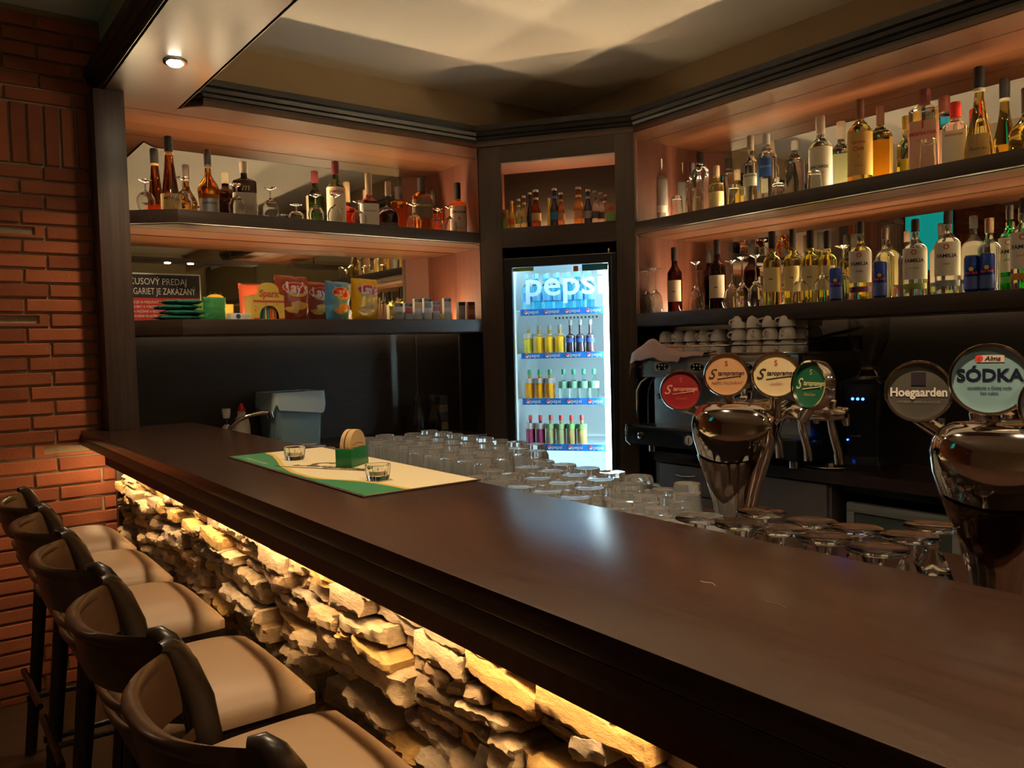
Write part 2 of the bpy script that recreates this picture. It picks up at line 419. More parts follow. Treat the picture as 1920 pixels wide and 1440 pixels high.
# the joint line in the soffit underside
struct('trim_soffit_joint', MB().box(0.82, 2.80, 4.03, 4.034, SOFZ - 0.0012, SOFZ).box(XM - 0.22, XM - 0.216, -1.6, 3.17, SOFZ - 0.0012, SOFZ), BLACKP)
def mirror(box, label):
    t = thing('wall_mirror', label, 'mirror', (box[0], box[2], box[4]))
    x0, x1, y0, y1, z0, z1 = box
    MB().box(0, x1 - x0, 0, y1 - y0, 0, z1 - z0).build('glass_sheet', MIRROR, t, smooth=False)
mirror((0.80, XP, YM, YM + 0.006, S1, SOFZ), 'long mirror behind the snifters and whisky bottles')
mirror((0.80, XP, YM, YM + 0.006, S2, S1B), 'long mirror behind the crisps and the tobacco sign')
mirror((XM, XM + 0.006, 1.232, YP, S1, SOFZ), 'mirror behind the rum and gin bottles on the upper shelf')
mirror((XM, XM + 0.006, -1.6, 1.228, S1, SOFZ), 'mirror pane past the joint on the upper bottle shelf')
mirror((XM, XM + 0.006, 1.232, YP, S2, S1B), 'mirror behind the wine bottles and stemware')
mirror((XM, XM + 0.006, -1.6, 1.228, S2, S1B), 'mirror pane past the joint behind the green and orange vodka bottles')
def strip(box, label, m=LEDM):
    t = thing('led_strip', label, 'light', (box[0], box[2], box[4]))
    x0, x1, y0, y1, z0, z1 = box
    MB().box(0, x1 - x0, 0, y1 - y0, 0, z1 - z0).build('diffuser', m, t, smooth=False)
    d = 0.003
    if x1 - x0 > y1 - y0: MB().box(0, x1 - x0, -d, 0, -0.001, z1 - z0 + 0.002).build('channel', STEEL, t, smooth=False)
    else: MB().box(-d, 0, 0, y1 - y0, -0.001, z1 - z0 + 0.002).build('channel', STEEL, t, smooth=False)
strip((0.84, XP - 0.01, YM - 0.042, YM - 0.006, S1 + 0.0005, S1 + 0.005), 'warm light strip along the back of the snifter shelf')
strip((0.84, XP - 0.01, YM - 0.042, YM - 0.006, S2 + 0.0005, S2 + 0.005), 'warm light strip along the back of the crisps shelf')
strip((XM - 0.042, XM - 0.006, -1.5, YP - 0.01, S1 + 0.0005, S1 + 0.005), 'warm light strip along the back of the rum and gin shelf')
strip((XM - 0.042, XM - 0.006, -1.5, YP - 0.01, S2 + 0.0005, S2 + 0.005), 'warm light strip along the back of the wine shelf')

# ------------------------------------------------ corner cabinet with niche, around the fridge
CROT = math.atan2(PT.y, PT.x)
W = (P1 - P0).length
t = thing('corner_cabinet', 'dark wood corner cabinet with an open niche above the glass door fridge', 'cabinet', (P0.x, P0.y, 0), CROT)
NZ0, NZ1 = EYE + 0.675, EYE + 1.045
MB().box(0.0, 0.13, 0, 0.03, 0, SOFZ).build('side_post', WENGE_Z, t, bevel=0.0015)
MB().box(W - 0.105, W, 0, 0.03, 0, SOFZ).build('side_post', WENGE_Z, t, bevel=0.0015)
MB().box(0.13, W - 0.105, 0, 0.03, NZ1, SOFZ).build('header_board', WENGE_X, t)
MB().box(0.13, W - 0.105, 0, 0.03, EYE + 0.565, NZ0).build('lower_rail', WENGE_X, t)
MB().box(0.06, W - 0.05, 0.03, 0.30, NZ0 - 0.02, NZ0).build('niche_shelf', SIDEP, t)
MB().box(0.06, W - 0.05, 0.03, 0.30, NZ1, NZ1 + 0.02).build('niche_top', SIDEP, t)
MB().box(0.045, 0.06, 0.03, 0.30, NZ0, NZ1).build('niche_side', SIDEP, t)
MB().box(W - 0.05, W - 0.035, 0.03, 0.30, NZ0, NZ1).build('niche_side', SIDEP, t)
MB().box(0.06, W - 0.05, 0.30, 0.315, NZ0 - 0.02, NZ1 + 0.02).build('niche_back', DARKBACK, t)
NL = MB().box(0.10, W - 0.10, 0.275, 0.285, NZ0 + 0.0005, NZ0 + 0.004).build('niche_light', led('dim_led', (1.0, 0.62, 0.3), LED_SHELF * 2.2), t, smooth=False)
# veneered side panels that close the shelf bays
struct('wall_bay_side', MB().prism([(2.686, 3.835), (XP, 3.925), (XP, YM + 0.01), (XP + 0.012, YM + 0.01), (XP + 0.012, 3.915), (2.70, 3.83)], S2B, SOFZ), SIDEP, smooth=False)
struct('wall_bay_end', MB().prism([(3.225, 3.105), (3.33, YP), (XM + 0.01, YP), (XM + 0.01, YP + 0.012), (3.322, YP + 0.012), (3.215, 3.115)], S2B, SOFZ), SIDEP, smooth=False)
struct('wall_bay_side_low', MB().prism([(XP, 3.935), (XP + 0.012, 3.945), (XP + 0.012, YM + 0.01), (XP, YM + 0.01)], 0, S2B), DARKBACK, smooth=False)

# ------------------------------------------------ bar counter
t = thing('bar_counter', 'long dark wood bar counter with stacked stone front and glowing strip under its edge', 'bar counter', (0, 0, 0))
MB().box(CF, CB, -1.5, 3.962, BAR - 0.034, BAR).build('counter_top', WENGE_TOP, t, bevel=0.003)
MB().box(CF, CB - 0.03, -1.5, 3.962, BAR - 0.067, BAR - 0.0345).build('edge_board', WENGE_Y, t, bevel=0.002)
MB().box(CF + 0.032, CF + 0.046, -1.5, 3.62, 1.030, BAR - 0.067).build('lip_board', SIDEP, t)
MB().box(0.74, CB - 0.05, -1.5, 3.96, 0.0, BAR - 0.067).build('carcass', WENGE_Z, t)
MB().box(0.676, 0.72, 3.625, 3.665, 0, BAR - 0.067).build('end_trim', WENGE_Z, t)
MB().box(0.651, 0.671, -1.45, 3.90, BAR - 0.073, BAR - 0.068).build('light_strip', LEDB, t, smooth=False)
def stone_mat():
    m, nt, b = _new('split_face_stone'); L = nt.links.new
    tc = nt.nodes.new('ShaderNodeTexCoord')
    n = nt.nodes.new('ShaderNodeTexNoise'); n.inputs['Scale'].default_value = 34; n.inputs['Detail'].default_value = 9; n.inputs['Roughness'].default_value = 0.75
    mp = nt.nodes.new('ShaderNodeMapping'); mp.inputs['Scale'].default_value = (1, 0.45, 1.6)
    L(tc.outputs['Object'], mp.inputs['Vector']); L(mp.outputs['Vector'], n.inputs['Vector'])
    at = nt.nodes.new('ShaderNodeAttribute'); at.attribute_name = 'stone_tint'
    r = nt.nodes.new('ShaderNodeValToRGB'); r.color_ramp.elements[0].color = (0.62, 0.62, 0.62, 1); r.color_ramp.elements[1].color = (1, 1, 1, 1)
    r.color_ramp.elements[0].position = 0.35; r.color_ramp.elements[1].position = 0.62
    L(n.outputs['Fac'], r.inputs['Fac'])
    mx = nt.nodes.new('ShaderNodeMix'); mx.data_type = 'RGBA'; mx.blend_type = 'MULTIPLY'; mx.inputs['Factor'].default_value = 1
    L(at.outputs['Color'], mx.inputs['A']); L(r.outputs['Color'], mx.inputs['B']); L(mx.outputs['Result'], b.inputs['Base Color'])
    b.inputs['Roughness'].default_value = 0.85
    bp = nt.nodes.new('ShaderNodeBump'); bp.inputs['Strength'].default_value = 0.9; bp.inputs['Distance'].default_value = 0.012
    L(n.outputs['Fac'], bp.inputs['Height']); L(bp.outputs['Normal'], b.inputs['Normal'])
    return m
mb = MB(); cols = []
TINTS = [(0.54, 0.34, 0.17), (0.58, 0.40, 0.22), (0.50, 0.34, 0.20), (0.62, 0.36, 0.11), (0.42, 0.31, 0.21), (0.58, 0.41, 0.23)]
def stone(y0, y1, z0, z1, prot):
    fine = z0 > 0.5 and y1 > 0.3
    ny, nz = (max(4, int((y1 - y0) / 0.009)), max(4, int((z1 - z0) / 0.0075))) if fine else (3, 2)
    sd = random.uniform(0, 100); tilt_z = random.uniform(-0.32, 0.28); tilt_y = random.uniform(-0.09, 0.09)
    cyy, czz = (y0 + y1) / 2, (z0 + z1) / 2
    slant = random.uniform(-0.02, 0.02); f0 = len(mb.f); strat = random.choice([0, 0.5, 1.5])
    grid = []
    for i in range(ny + 1):
        for k in range(nz + 1):
            a, c = i / ny, k / nz
            y = y0 + (y1 - y0) * a; z = z0 + (z1 - z0) * c
            edge = (i in (0, ny)) or (k in (0, nz))
            nn = noise.fractal(Vector((y * 22 + sd, z * 40, sd)), 0.8, 2.1, 4)
            zz = z + noise.noise(Vector((y * 13, c * 1.3 + sd, 3.0))) * 0.008 + noise.noise(Vector((y * 60, c * 2 + sd, 5.0))) * 0.006 + slant * (a - 0.5)
            yy = y + noise.noise(Vector((a * 2 + sd, z * 30, 9.0))) * 0.010
            bulge = 0.007 * (1 - (2 * c - 1) ** 4) * (1 - (2 * a - 1) ** 6)
            dd, pp = noise.voronoi(Vector((sd, y * 12, z * 46)), distance_metric='DISTANCE', exponent=2.5)
            tl = noise.noise_vector(pp[0] * 5.3)
            chip = ((y * 12 - pp[0].y) * tl.x + (z * 46 - pp[0].z) * tl.y) * 0.010 + tl.z * 0.004
            strata = (math.floor(z * 95 + 2.0 * noise.noise(Vector((y * 9, sd, 0)))) % 3) * 0.0022 * strat
            x = 0.712 - prot - bulge - chip + strata - nn * 0.0075 - (z - czz) * tilt_z * 0.6 - (y - cyy) * tilt_y
            if edge: x += 0.006
            x = max(min(x, 0.719), 0.645 + min(0.036, max(0.0, (z - 0.84) * 0.19)))
            grid.append((x, yy, min(zz, 1.047)))
    n2 = nz + 1; f = []
    for i in range(ny):
        for k in range(nz): f.append((i * n2 + k, i * n2 + k + 1, (i + 1) * n2 + k + 1, (i + 1) * n2 + k))
    # sides run back into the wall
    border = [i * n2 for i in range(ny + 1)] + [ny * n2 + k for k in range(1, nz + 1)] + [i * n2 + nz for i in range(ny - 1, -1, -1)] + [k for k in range(nz - 1, 0, -1)]
    base = len(grid)
    back = [(0.735, grid[b][1], grid[b][2]) for b in border]
    nb = len(border)
    for q in range(nb): f.append((border[q], border[(q + 1) % nb], base + (q + 1) % nb, base + q))
    mb.add(grid + back, f)
    tn = random.choice(TINTS); g = random.uniform(0.85, 1.1)
    cols.extend([(tn[0] * g, tn[1] * g, tn[2] * g, 1.0)] * (len(mb.f) - f0))
z = 1.043; YEND = 3.62
while z > 0.25:
    h = random.choice([0.018, 0.026, 0.034, 0.042, 0.056]) if z < 1.0 else 0.046
    y = YEND
    while y > -0.3:
        L_ = random.uniform(0.05, 0.26) * (0.7 + h * 6)
        y0 = max(y - L_, -0.32)
        ed = lambda yy, b: b + noise.noise(Vector((yy * 2.2, b * 4, 1.0))) * 0.022 * (0 if b > 1.03 else 1)
        zt, zb = ed((y + y0) / 2, z), ed((y + y0) / 2, z - h)
        if h > 0.055 and random.random() < 0.5:
            mid = zb + (zt - zb) * random.uniform(0.35, 0.65)
            stone(y0, y, zb, mid - 0.002, random.uniform(0.0, 0.036)); stone(y0 + 0.01, y - 0.006, mid, zt - 0.002, random.uniform(0.0, 0.036))
        else:
            stone(y0, y - 0.002, zb, zt - 0.002, random.choice([0.0, 0.006, 0.016, 0.028, 0.042, 0.05]))
        y = y0
    z -= h
st = mb.build('stone_cladding', stone_mat(), t, ang=28)
ca = st.data.attributes.new('stone_tint', 'FLOAT_COLOR', 'FACE')
ca.data.foreach_set('color', [c for q in cols for c in q])
# nicks in the counter top
MB().tube([(0, 0, 0), (0.006, 0.012, 0.0002), (0.004, 0.03, 0), (0.012, 0.045, 0)], 0.0006, 4, M=Matrix.Translation(atZ(1447, 1133, BAR) + Vector((0, -0.02, 0.0002)))).build('scratch', paint((0.10, 0.05, 0.03)), t)
MB().tube([(0, 0, 0), (0.006, 0.010, 0.0002), (0.001, 0.02, 0), (0.002, 0.026, 0)], 0.0006, 4, M=Matrix.Translation(atZ(1330, 1095, BAR) + Vector((0, -0.01, 0.0002)))).build('scratch', paint((0.28, 0.22, 0.17)), t)

for i, (x, y, z, e) in enumerate(ADDED_PENDANTS):  # unseen fixtures added around the fill lamps
    t = thing('pendant_lamp', ['dark dome pendant lamp over the dining side, far from the bar', 'dark dome pendant lamp behind the near end of the bar', 'dark dome pendant lamp by the brick wall'][i], 'lamp', (x, y, z))
    MB().lathe([(0.17, -0.03), (0.165, 0.0), (0.12, 0.07), (0.04, 0.11), (0.02, 0.13), (0.018, 0.13), (0.038, 0.10), (0.115, 0.065), (0.16, 0.0)], 32, loop=True).build('shade', BLACKP, t)
    MB().lathe([(0.001, 0.01), (0.03, 0.025), (0.035, 0.05), (0.015, 0.09)], 16).build('bulb', SPOTM, t)
    MB().lathe([(0.004, 0.12), (0.004, CEILZ - z - 0.001)], 8).build('cord', BLACKP, t)
# ================================================================== FRIDGE (local frame: x along the cabinet front, y into the corner)
def strip_text(mb, s, size, x, z, y, **k): add_text(mb, s, size, lambda a, b: (x + a, y, z + b), **k)
etched, _nt, _bb = _new('etched_white_lettering')
_tr = _nt.nodes.new('ShaderNodeBsdfTranslucent'); _tr.inputs['Color'].default_value = (0.95, 0.98, 1, 1)
_nt.links.new(_tr.outputs[0], _nt.nodes['Material Output'].inputs['Surface'])
FR = thing('display_fridge', 'tall lit glass door drinks fridge with blue shelf strips', 'fridge', (P0.x, P0.y, 0), CROT)
FZ = EYE + 0.505; FX0, FX1 = 0.133, 0.782; FD = 0.62
mb = MB()
mb.box(FX0, FX0 + 0.03, 0.045, FD, 0.08, FZ).box(FX1 - 0.03, FX1, 0.045, FD, 0.08, FZ).box(FX0, FX1, 0.045, FD, FZ - 0.03, FZ).box(FX0, FX1, 0.045, FD, 0.08, 0.2).box(FX0, FX1, FD - 0.03, FD, 0.08, FZ)
mb.box(FX0 + 0.02, FX1 - 0.02, 0.08, FD - 0.05, 0.0, 0.08)
mb.build('casing', BLACKP, FR, smooth=False)
LIN = mat('white_fridge_liner', (0.88, 0.94, 0.95), 0.45)
gx0, gx1, gz1 = FX0 + 0.048, FX1 - 0.045, EYE + 0.452
mb = MB()
mb.box(FX0 + 0.03, FX0 + 0.036, 0.05, FD - 0.03, 0.2, FZ - 0.03).box(FX1 - 0.036, FX1 - 0.03, 0.05, FD - 0.03, 0.2, FZ - 0.03).box(FX0 + 0.036, FX1 - 0.036, FD - 0.036, FD - 0.03, 0.2, FZ - 0.03)
mb.box(FX0 + 0.036, FX1 - 0.036, 0.05, FD - 0.03, FZ - 0.036, FZ - 0.03).box(FX0 + 0.036, FX1 - 0.036, 0.05, FD - 0.03, 0.2, 0.206)
mb.build('liner', LIN, FR, smooth=False)
d = MB()
d.box(FX0, gx0, 0.008, 0.04, 0.09, FZ).box(gx1, FX1, 0.008, 0.04, 0.09, FZ).box(gx0, gx1, 0.008, 0.04, gz1, FZ).box(gx0, gx1, 0.008, 0.04, 0.09, 0.24)
door = d.build('door', BLACKP, FR, smooth=False)
MB().box(gx0, gx1, 0.028, 0.031, 0.24, gz1).build('pane', mat('clear_door_pane', (0.97, 0.99, 1.0), 0.0, trans=1.0, ior=1.02), door, smooth=False)
MB().box(FX0 + 0.004, FX1 - 0.004, 0.006, 0.008, FZ - 0.004, FZ - 0.001).box(FX1 - 0.028, FX1 - 0.026, 0.006, 0.008, 0.1, FZ - 0.02).build('trim_line', STEEL, door, smooth=False)
m = MB(); m.lathe([(0.006, 0), (0.006, 0.02), (0.004, 0.026)], 10, M=Matrix.Translation((FX1 - 0.042, 0.02, FZ))); m.build('hinge_pin', CHROME, door)
mb = MB(); strip_text(mb, 'pepsi', 0.20, (gx0 + gx1) / 2 + 0.02, gz1 - 0.105, 0.0265, bold=0.012, width=1.12)
mb.build('lettering', etched, door, smooth=False)
mb = MB().box(gx0 + 0.002, gx0 + 0.125, 0.0258, 0.0266, gz1 - 0.022, gz1 - 0.002); mb.build('sticker', paint((0.30, 0.48, 0.12)), door, smooth=False).__setitem__('label', 'green sticker')
MB().box(gx1 - 0.15, gx1 - 0.004, 0.0258, 0.0266, gz1 - 0.038, gz1 - 0.002).build('sticker', paint((0.04, 0.30, 0.42)), door, smooth=False).__setitem__('label', 'teal sticker')
MB().box(gx1 - 0.20, gx1 - 0.172, 0.0258, 0.0266, gz1 - 0.038, gz1 - 0.008).build('sticker', paint((0.75, 0.22, 0.08)), door, smooth=False).__setitem__('label', 'orange sticker')
mb = MB()
for (a, b) in ((gx1 - 0.04, 0.035),): mb.box(a, a + 0.030, 0.055, 0.075, 0.25, gz1 - 0.01)
mb.build('lamp_tube', LEDF2, FR, smooth=False)
MB().box(gx0, gx1, 0.052, 0.075, gz1 + 0.004, gz1 + 0.010).build('lamp_tube', LEDF, FR, smooth=False)  # hidden tube added above the pane to brighten the fridge interior
BLUE = mat('blue_shelf_strip', (0.015, 0.12, 0.42), 0.4)
shelf_px = [(580.5, 592.5), (662.5, 673), (747, 759), (832, 844)]
sx0, sx1 = 0.20, 0.70; SD = 0.10
shelf_z = []
for (v0, v1) in shelf_px:
    z1 = atN(976, v0, SD).z; z0 = atN(976, v1, SD).z; shelf_z.append(z1)
    sh = MB().box(FX0 + 0.04, FX1 - 0.045, SD + 0.004, FD - 0.06, z1 - 0.012, z1 - 0.004).build('shelf', mat('frosted_shelf', (0.75, 0.85, 0.9), 0.4), FR, smooth=False)
    MB().box(sx0, sx1, SD - 0.001, SD + 0.002, z0, z1).build('price_strip', BLUE, sh, smooth=False)
    lt, rd = MB(), MB()
    for q in range(4):
        cx = sx0 + 0.035 + q * 0.122; cz = (z0 + z1) / 2
        strip_text(lt, 'pepsi', 0.030, cx + 0.045, cz + 0.001, SD - 0.0022, bold=0.01)
        R_ = 0.0115; pts = [(cx + R_ * math.cos(a * math.pi / 8), SD - 0.002, cz + R_ * math.sin(a * math.pi / 8)) for a in range(16)]
        lt.add(pts, [tuple(range(16))])
        rp = [(cx + R_ * 0.9 * math.cos(a * math.pi / 8 + 0.35), SD - 0.0028, cz + R_ * 0.9 * math.sin(a * math.pi / 8 + 0.35)) for a in range(9)]
        rd.add(rp, [tuple(range(9))])
    lt.build('lettering', PAPERW, sh, smooth=False); rd.build('round_mark', paint((0.6, 0.02, 0.03)), sh, smooth=False)
# vent slots on the back wall of the fridge
vs = MB()
for z in (shelf_z[1] + 0.215, shelf_z[2] + 0.235):
    for q in range(12): vs.box(0.29 + q * 0.024, 0.30 + q * 0.024, FD - 0.038, FD - 0.0365, z - 0.006, z + 0.006)
vs.build('vent_slots', BLACKP, FR, smooth=False)

def simple_bottle(name, label, cat, H, R, gm, cm, neck=0.4, sh=0.55, labm=None, lz=None, liquid=None, group=None, seg=20, cap=0.03, nr=0.33, waist=0.0, lr=0.0):
    t = thing(name, label, cat, group=group)
    prof = [(R * 0.6, 0.0), (R * 0.96, 0.003), (R, 0.010)]
    zs = H * sh
    if waist: prof += [(R * (1 - waist * 0.5), zs * 0.35), (R * (1 - waist), zs * 0.55), (R * (1 - waist * 0.4), zs * 0.8)]
    prof += [(R, zs)]
    for i in range(1, 7):
        a = i / 6; s_ = a * a * (3 - 2 * a)
        prof.append((R * (1 - s_) + R * nr * s_, zs + (H * (1 - neck) - zs) * a))
    prof += [(R * nr * 0.95, H - cap * 1.1), (R * nr * 1.1, H - cap)]
    MB().lathe(prof, seg).build('body', gm, t)
    MB().lathe([(R * nr * 1.22, H - cap), (R * nr * 1.22, H - 0.003), (R * nr * 1.05, H)], 16).build('cap', cm, t)
    if labm:
        p = MB(); patch(p, R * (1 - waist * 0.7) if lz[0] < H * 0.7 else R * nr * 1.02, *lz, 250, seg=18, lift=0.001); p.build('label_band', labm, t)
    return t
FROWS = [
    [('small blue water bottle with pale label', (0.10, 0.42, 0.75), (0.75, 0.80, 0.85), (0.55, 0.75, 0.9), 9, 0.20)],
]
def at_local(x, y, z): 
    c, s_ = math.cos(CROT), math.sin(CROT)
    return (P0.x + c * x - s_ * y, P0.y + s_ * x + c * y, z)
ORD = ['first', 'second', 'third', 'fourth', 'fifth', 'sixth', 'seventh', 'eighth', 'ninth', 'tenth']
def row(shelf, specs, top_px, label_of, group_of, off=0.14):
    cn = {}
    """specs: list of (kind key, s-position)"""
    for key, s_ in specs:
        cn[key] = cn.get(key, -1) + 1; one = sum(1 for k_, _ in specs if k_ == key) == 1
        lb = label_of[key] if one else label_of[key] + (', rear row' if off > 0.18 else '') + ', ' + ORD[cn[key]] + ' of its kind'
        dup(FK[key], at_local(s_, off, shelf_z[shelf] - 0.004), CROT, lb, group_of[key])
WCAP, RCAP, GCAP, DCAP = paint((0.8, 0.8, 0.8), 0.4), paint((0.55, 0.05, 0.05), 0.4), paint((0.05, 0.35, 0.2), 0.4), paint((0.03, 0.05, 0.1), 0.4)
FK = {}
def reg(k, t): FK[k] = snapshot(t); t.location = (0, 0, -50); _proto.append(t)
_proto = []
reg('water', simple_bottle('water_bottle', 'x', 'bottle', 0.21, 0.028, tint((0.30, 0.75, 0.95)), paint((0.10, 0.30, 0.6)), neck=0.25, sh=0.6, labm=paint((0.12, 0.40, 0.70)), lz=(0.05, 0.10)))
reg('juice', simple_bottle('juice_bottle', 'x', 'bottle', 0.165, 0.030, paint((0.75, 0.42, 0.02), 0.25), WCAP, neck=0.35, sh=0.55, labm=PAPERW, lz=(0.105, 0.112)))
reg('yellow', simple_bottle('juice_bottle', 'x', 'bottle', 0.165, 0.028, paint((0.70, 0.58, 0.05), 0.25), WCAP, neck=0.35, sh=0.55, labm=PAPERW, lz=(0.09, 0.12)))
reg('cola', simple_bottle('cola_bottle', 'x', 'bottle', 0.19, 0.027, paint((0.02, 0.012, 0.015), 0.15), WCAP, neck=0.4, sh=0.5, waist=0.12, labm=paint((0.03, 0.10, 0.45)), lz=(0.06, 0.09)))
reg('orange', simple_bottle('juice_bottle', 'x', 'bottle', 0.17, 0.029, paint((0.80, 0.33, 0.015), 0.25), GCAP, neck=0.35, sh=0.5, labm=PAPERW, lz=(0.09, 0.12)))
reg('clear', simple_bottle('mineral_water_bottle', 'x', 'bottle', 0.17, 0.028, tint((0.85, 1.0, 0.95)), GCAP, neck=0.35, sh=0.5, labm=paint((0.35, 0.7, 0.5)), lz=(0.06, 0.10)))
reg('berry', simple_bottle('berry_juice_bottle', 'x', 'bottle', 0.17, 0.028, paint((0.22, 0.03, 0.07), 0.25), RCAP, neck=0.35, sh=0.5, labm=PAPERW, lz=(0.09, 0.125)))
reg('pear', simple_bottle('pear_juice_bottle', 'x', 'bottle', 0.17, 0.029, paint((0.62, 0.60, 0.30), 0.25), RCAP, neck=0.35, sh=0.5, labm=paint((0.35, 0.5, 0.25)), lz=(0.09, 0.12)))
reg('apple', simple_bottle('apple_juice_bottle', 'x', 'bottle', 0.17, 0.029, paint((0.50, 0.36, 0.14), 0.25), RCAP, neck=0.35, sh=0.5, labm=paint((0.2, 0.42, 0.15)), lz=(0.09, 0.12)))
LAB = {'water': 'blue water bottle on the top fridge shelf', 'juice': 'amber juice bottle on the second fridge shelf', 'yellow': 'pale yellow juice bottle at the end of the second fridge shelf',
       'cola': 'dark cola bottle on the second fridge shelf', 'orange': 'orange juice bottle on the third fridge shelf', 'clear': 'clear water bottle with green cap on the third fridge shelf',
       'berry': 'dark red berry juice bottle on the lowest visible fridge shelf', 'pear': 'pale green juice bottle on the lowest visible fridge shelf', 'apple': 'brown apple juice bottle on the lowest visible fridge shelf'}
GRP = {k: v.replace(' on ', 's on ', 1) if False else {'water': 'water bottles on the top fridge shelf', 'juice': 'amber juices on the second fridge shelf', 'yellow': None, 'cola': 'colas on the second fridge shelf',
       'orange': 'orange juices on the third fridge shelf', 'clear': 'mineral waters on the third fridge shelf', 'berry': 'berry juices on the lowest visible fridge shelf', 'pear': 'pale juices on the lowest visible fridge shelf', 'apple': 'apple juices on the lowest visible fridge shelf'}[k] for k, v in LAB.items()}
row(0, [('water', 0.232 + 0.062 * i) for i in range(7)], 0, LAB, GRP)
row(0, [('water', 0.262 + 0.062 * i) for i in range(6)], 0, LAB, GRP, off=0.205)
row(1, [('yellow', 0.235), ('juice', 0.300), ('juice', 0.362), ('juice', 0.424), ('cola', 0.487), ('cola', 0.545), ('cola', 0.603)], 0, LAB, GRP)
row(2, [('orange', 0.235 + 0.062 * i) for i in range(3)] + [('clear', 0.440 + 0.060 * i) for i in range(4)], 0, LAB, GRP)
row(3, [('berry', 0.235), ('berry', 0.295), ('pear', 0.357), ('pear', 0.419), ('apple', 0.481), ('apple', 0.543)], 0, LAB, GRP)
# ================================================================== BOTTLES AND GLASSES ON THE SHELVES
def bottle(name, label, loc, rot, H, R, sh=0.55, neck=0.30, nr=0.32, gm=None, cap=0.05, capm=None, sq=0.0, base=1.0, bulge=0.0, lab=None, texts=(), collar=None, cat='bottle', group=None, capr=1.2, seg=28, band=None, flat=1.0):
    """H total height, R body radius, sh shoulder start and neck start as fractions; lab=(z0,z1,arc,material) fractions of H"""
    t = thing(name, label, cat, loc, rot, group)
    zs, zn = H * sh, H * (1 - neck)
    prof = [(R * base * 0.55, 0.004), (R * base * 0.75, 0.0), (R * base * 0.97, 0.004), (R * base, 0.012)]
    if bulge: prof += [(R * (base + (1 + bulge - base) * 0.5), zs * 0.55), (R * (1 + bulge), zs)]
    else: prof += [(R * (base + (1 - base) * 0.6), zs * 0.6), (R, zs)]
    top = R * (1 + bulge)
    for i in range(1, 8):
        a = i / 7; s_ = a * a * (3 - 2 * a)
        prof.append((top * (1 - s_) + R * nr * s_, zs + (zn - zs) * a))
    prof += [(R * nr * 0.94, H - cap)]
    MB().lathe(prof, seg, sq=sq).build('body', gm or GLASS, t)
    cr = R * nr * capr
    cp = MB().lathe([(cr, H - cap), (cr * 1.02, H - cap * 0.5), (cr * 1.02, H - 0.004), (cr * 0.9, H)], 18).build('cap', capm or paint((0.7, 0.7, 0.68), 0.35), t)
    if collar: MB().lathe([(cr * 1.03, H - cap - 0.012), (cr * 1.06, H - cap - 0.001)], 18).build('neck_ring', collar, t)
    if lab:
        z0, z1, arc, lm = lab; zm = (z0 + z1) / 2
        k = 1.0 if not bulge else (base + (1 + bulge - base) * min(1, zm / sh))
        if base < 1 and not bulge: k = base + (1 - base) * min(1, zm / sh)
        p = MB(); patch(p, R * k, z0 * H, z1 * H, arc, sq=sq, lift=0.0012)
        lo = p.build('paper_label', lm, t)
        for (s_, size, zf, tm, kw) in texts:
            q = MB(); add_text(q, s_, size, on_cyl(R * k, zf * H, sq, 0.0024), **kw)
            q.build('lettering', tm, lo, smooth=False)
    else:
        for (s_, size, zf, tm, kw) in texts:
            q = MB(); add_text(q, s_, size, on_cyl(R, zf * H, sq, 0.0014), **kw)
            q.build('lettering', tm, t, smooth=False)
    return t
INK = paint((0.03, 0.02, 0.02), 0.5); REDI = paint((0.5, 0.05, 0.03), 0.5); GOLD = paint((0.55, 0.38, 0.12), 0.4); CREAML = paint((0.72, 0.62, 0.42), 0.6); SILV = paint((0.45, 0.45, 0.45), 0.35, 0.6)
def place(u, v, plane, val, shelf):
    p = atY(u, v, val) if plane == 'Y' else atX(u, v, val) if plane == 'X' else atN(u, v, val)
    return (p.x, p.y, shelf), p.z - shelf
def px2m(wpx, p): return wpx * deptho(Vector((p[0], p[1], EYE))) / F_PX
def LB(name, label, u, v, wpx, plane='Y', val=4.13, shelf=S1, mix=0.75, **k):
    loc, H = place(u, v, plane, val, shelf)
    R = px2m(wpx, loc) / 2
    base = 0.0 if plane == 'Y' else -math.pi / 2 if plane == 'X' else CROT
    return bottle(name, label, loc, faceto(loc[0], loc[1], mix, base), H, R, **k)
B = dict
# upper shelf on the wall behind the bar end
LB('brandy_bottle', 'tall tapering brown bottle with black cap and gold label, nearest the post', 315, 256, 35, sh=0.05, neck=0.10, nr=0.36, base=1.0, gm=tint((0.50, 0.10, 0.02)), cap=0.075, capm=paint((0.02, 0.02, 0.02)), collar=GOLD,
   lab=(0.04, 0.30, 150, paint((0.60, 0.40, 0.13))), texts=[('METAXA', 0.018, 0.24, INK, B(bold=0.02))])
LB('cognac_bottle', 'orange brandy bottle with bulging shoulder and silver label', 388, 281, 36, val=4.08, base=0.82, bulge=0.10, sh=0.42, neck=0.32, nr=0.30, gm=tint((0.95, 0.36, 0.04)), cap=0.075, capm=paint((0.10, 0.07, 0.06), 0.3), lab=(0.10, 0.36, 140, SILV), texts=[('CARPANO', 0.016, 0.23, INK, B(bold=0.02))], collar=SILV)
LB('liqueur_bottle', 'dark square shouldered bottle with grey pointed label and pale stopper', 456, 303, 44, val=4.12, sq=0.3, sh=0.66, neck=0.25, nr=0.27, gm=tint((0.07, 0.02, 0.015)), cap=0.06, capm=paint((0.55, 0.48, 0.36)), lab=(0.12, 0.48, 140, paint((0.42, 0.36, 0.28))), texts=[('m', 0.05, 0.56, GOLD, B(shear=0.3))])
